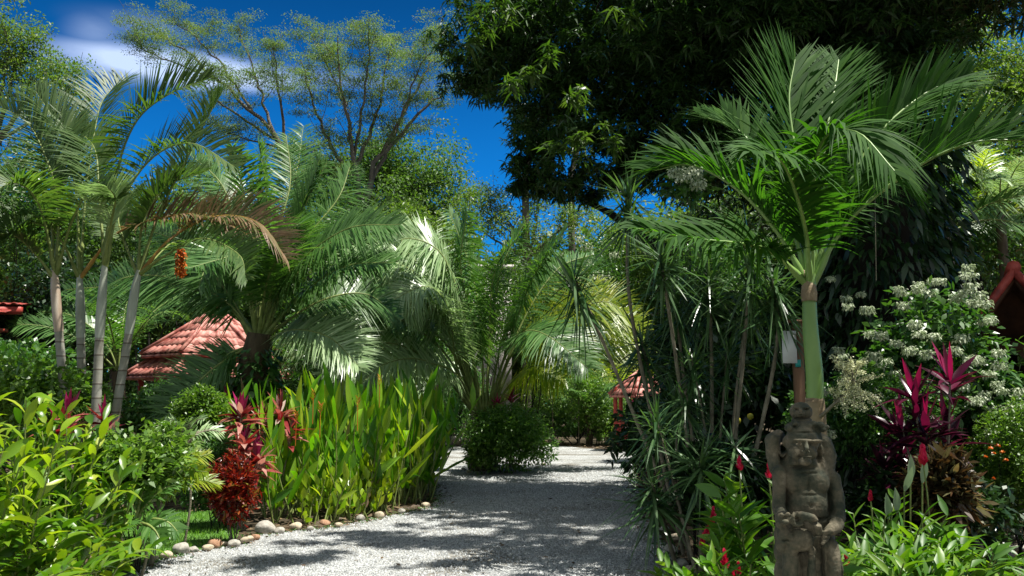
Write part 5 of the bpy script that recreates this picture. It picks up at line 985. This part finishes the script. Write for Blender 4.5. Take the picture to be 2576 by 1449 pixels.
# narrow leaved tufts by the far pavilion
for i, (u, v, d) in enumerate([(1390, 985, 33.5), (1455, 960, 33), (1500, 1000, 33.2), (890, 850, 19), (1665, 1010, 16)]):
    rng = np.random.default_rng(670 + i); b = W(u, v, d); root = empty('dracaena', (b[0], d, 0), ['spiky tuft above the sunlit bush, leftmost', 'spiky tuft above the sunlit bush, highest', 'spiky tuft left of the small pavilion roof', 'slender spiky plant against the pale low palm', 'spiky plant between the leaning canes and pavilion'][i], 'dracaena', 'spiky tufts in the middle distance')
    mb = MB(); mb.tube([(b[0], d, 0), b], .02, 6); mb.build('cane', 'cane', root); r = MB(); rosette(r, b, rng, n=44, LL=.55, LW=.045, lo=-.5, hi=1, droop=.3, hstem=.2, nseg=3, prof=.5); r.build('leaf_head', 'drac', root)

# ================================================================== WHITE FLOWERING SHRUBS
def bracts(c, rng, s=.09, n=95):
    mb = MB(); o = np.clip(rng.normal(0, 1, (n, 3)), -1.25, 1.25) * [s * .55, s * .5, s * .32]; d = o / s + rng.normal(0, .5, (n, 3)) + [0, 0, -.5]
    mb.leaves(c + o, d, rng.uniform(.45, .8, n) * (.025 + s * .3), rng.uniform(.4, .6, n) * (.025 + s * .3), 2, .4, fold=.2, rng=rng, prof=.7); return mb
def mussaenda(spots, d, center, r, seed, label, n, mat='shrub'):
    root, tw, rng = shrub('mussaenda', center, r, seed, mat, label, n=n, ll=.13, lw=.06, bark='bark_dk', cat='flowering shrub', lobes=12, nseg=2, droop=.3)
    for (u, v, s) in spots:
        c = W(u, v, d + rng.uniform(-.35, .35)); o = bracts(c, rng, s * rng.uniform(.8, 1.15)).build('flower_cluster', 'white', root)
    return root
zs = [(380, 455), (510, 430), (610, 460), (690, 370), (630, 370), (405, 560), (110, 600), (830, 500), (880, 460), (950, 410), (1000, 480), (1050, 550), (960, 540), (920, 260), (920, 320), (1100, 680), (1030, 695), (130, 790), (220, 800), (490, 710), (530, 790), (340, 860), (450, 920), (860, 820), (650, 810), (260, 1010), (210, 1050), (330, 1110), (170, 960), (990, 1000), (930, 990), (810, 920), (770, 1150), (880, 1210), (1080, 1110), (1150, 1190), (1160, 940), (1160, 1040), (1050, 1280), (1000, 1330), (1300, 1370), (590, 950), (1340, 1250), (1100, 1390), (700, 1240), (1180, 1240), (960, 1320), (1240, 1390)]
sp_ = [((3200 + x / 2.131) / 1.4907, (880 + y / 2.131) / 1.4907, .072) for x, y in zs] + [(2130, 750, .06), (2133, 770, .06), (2180, 778, .06), (2165, 740, .04), (2310, 715, .05), (2260, 725, .04), (2090, 700, .04), (2110, 880, .06), (2120, 895, .05), (2070, 985, .06), (2085, 1090, .07), (2095, 1110, .07), (2500, 1090, .08), (2540, 1140, .07), (2380, 1060, .07)]
c = W(2400, 920, 9.6); mussaenda(sp_, 9.3, (c[0], 10.0, 1.75), (1.15, .6, 1.3), 111, 'tall shrub hung with many creamy white bract clusters at the right', 4500)
sp2 = [(1400, 600, .09), (1420, 640, .1), (1450, 600, .1), (1475, 620, .09), (1440, 570, .1), (1500, 690, .1), (1480, 660, .08), (1385, 630, .08), (1520, 700, .08), (1410, 570, .07), (1470, 700, .07), (1545, 640, .07)]
c = W(1470, 700, 41); mussaenda([(u, v, s * 4.2) for u, v, s in sp2], 40.4, (c[0], 41.5, c[2]), (2.8, 1.0, 3.0), 112, 'white flowered shrub behind the leaning dracaena head', 4200)
sp3 = [(1740, 430, .1), (1755, 460, .08), (1700, 430, .08), (1715, 445, .07)]
c = W(1735, 450, 9.4); mussaenda(sp3, 9.4, (c[0], 9.6, c[2]), (.3, .3, .25), 113, 'little bunch of white bracts under the left palm frond', 300)

# wooden post with a white board
r_ = empty('sign_post', tuple(W(2003, 1000, 8.6) * [1, 1, 0]), 'weathered wooden post with a blank white board left of the palm trunk', 'post')
p0 = W(2004, 812, 8.6); mb = MB(); mb.box((p0[0], 8.6, p0[2] / 2), (.085, .09, p0[2])); mb.build('post', 'wood', r_, smooth=False)
mb = MB(); mb.box((p0[0] - .02, 8.6, p0[2] + .012), (.17, .14, .024)); mb.build('cap', 'wood', r_, smooth=False)
p1 = W(1984, 874, 8.6); mb = MB(); mb.box((p1[0] - .012, 8.54, p1[2]), (.135, .02, .31)); mb.build('board', 'paint', r_, smooth=False)
p2 = W(2008, 914, 8.54); mb = MB(); mb.box((p2[0], 8.545, p2[2]), (.05, .012, .07)); mb.build('tag', 'teal', r_, smooth=False)
# yellow fruits on the dark shrub
import bmesh
for i, (u, v, s) in enumerate([(1856, 1058, .075), (1888, 1047, .07)]):
    bm = bmesh.new(); bmesh.ops.create_icosphere(bm, subdivisions=3, radius=s * .5)
    for vv in bm.verts: vv.co.z *= 1.25 - .5 * (vv.co.z > 0) * abs(vv.co.z) / s; vv.co.x *= 1 + .15 * math.sin(6 * vv.co.y / s)
    me = bpy.data.meshes.new('yellow_fruit'); bm.to_mesh(me); bm.free(); me.materials.append(M['yellowfr']); [setattr(p, 'use_smooth', True) for p in me.polygons]
    o = bpy.data.objects.new('yellow_fruit', me); COL.objects.link(o); o.location = Vector(W(u, v, 10.5)); tag(o, ['yellow fruit in the dark shrub, the left lower one', 'yellow green fruit in the dark shrub, the right one'][i], 'fruit', 'yellow fruits')
# orange flowers on the fine bush at the right
rng = np.random.default_rng(140); fb = [x for x in COL.objects if x.get('label', '').startswith('fine leaved bush with orange')][0]
for (u, v) in [(2492, 1128), (2510, 1122), (2500, 1142), (2522, 1138), (2480, 1150), (2530, 1158), (2498, 1205)]:
    mb = MB(); c = W(u, v, 8.6); mb.leaves(np.tile(c, (14, 1)), rdir(rng, 14, -.2, 1), .03, .018, 2, .1, rng=rng); mb.build('flower', 'orangefl', fb)
# hanging orange dry flower spathe by the cane palms
mb = MB(); rng = np.random.default_rng(150); c = np.array([W(455 + np.clip(rng.normal(0, 7), -11, 11), 660 + rng.uniform(-34, 34), 13) for _ in range(420)]); mb.leaves(c, rdir(rng, 420), .05, .03, 2, .5, rng=rng)
mb.tube(spline([W(452, 628, 13), W(430, 612, 12.2), W(352, 690, 10.7)], 8), .010, 5, mat=1)
tag(mb.build('fruit_bunch', ['orangefl', 'rachis']), 'orange brown hanging fruit bunch right of the cane palms', 'fruit bunch')
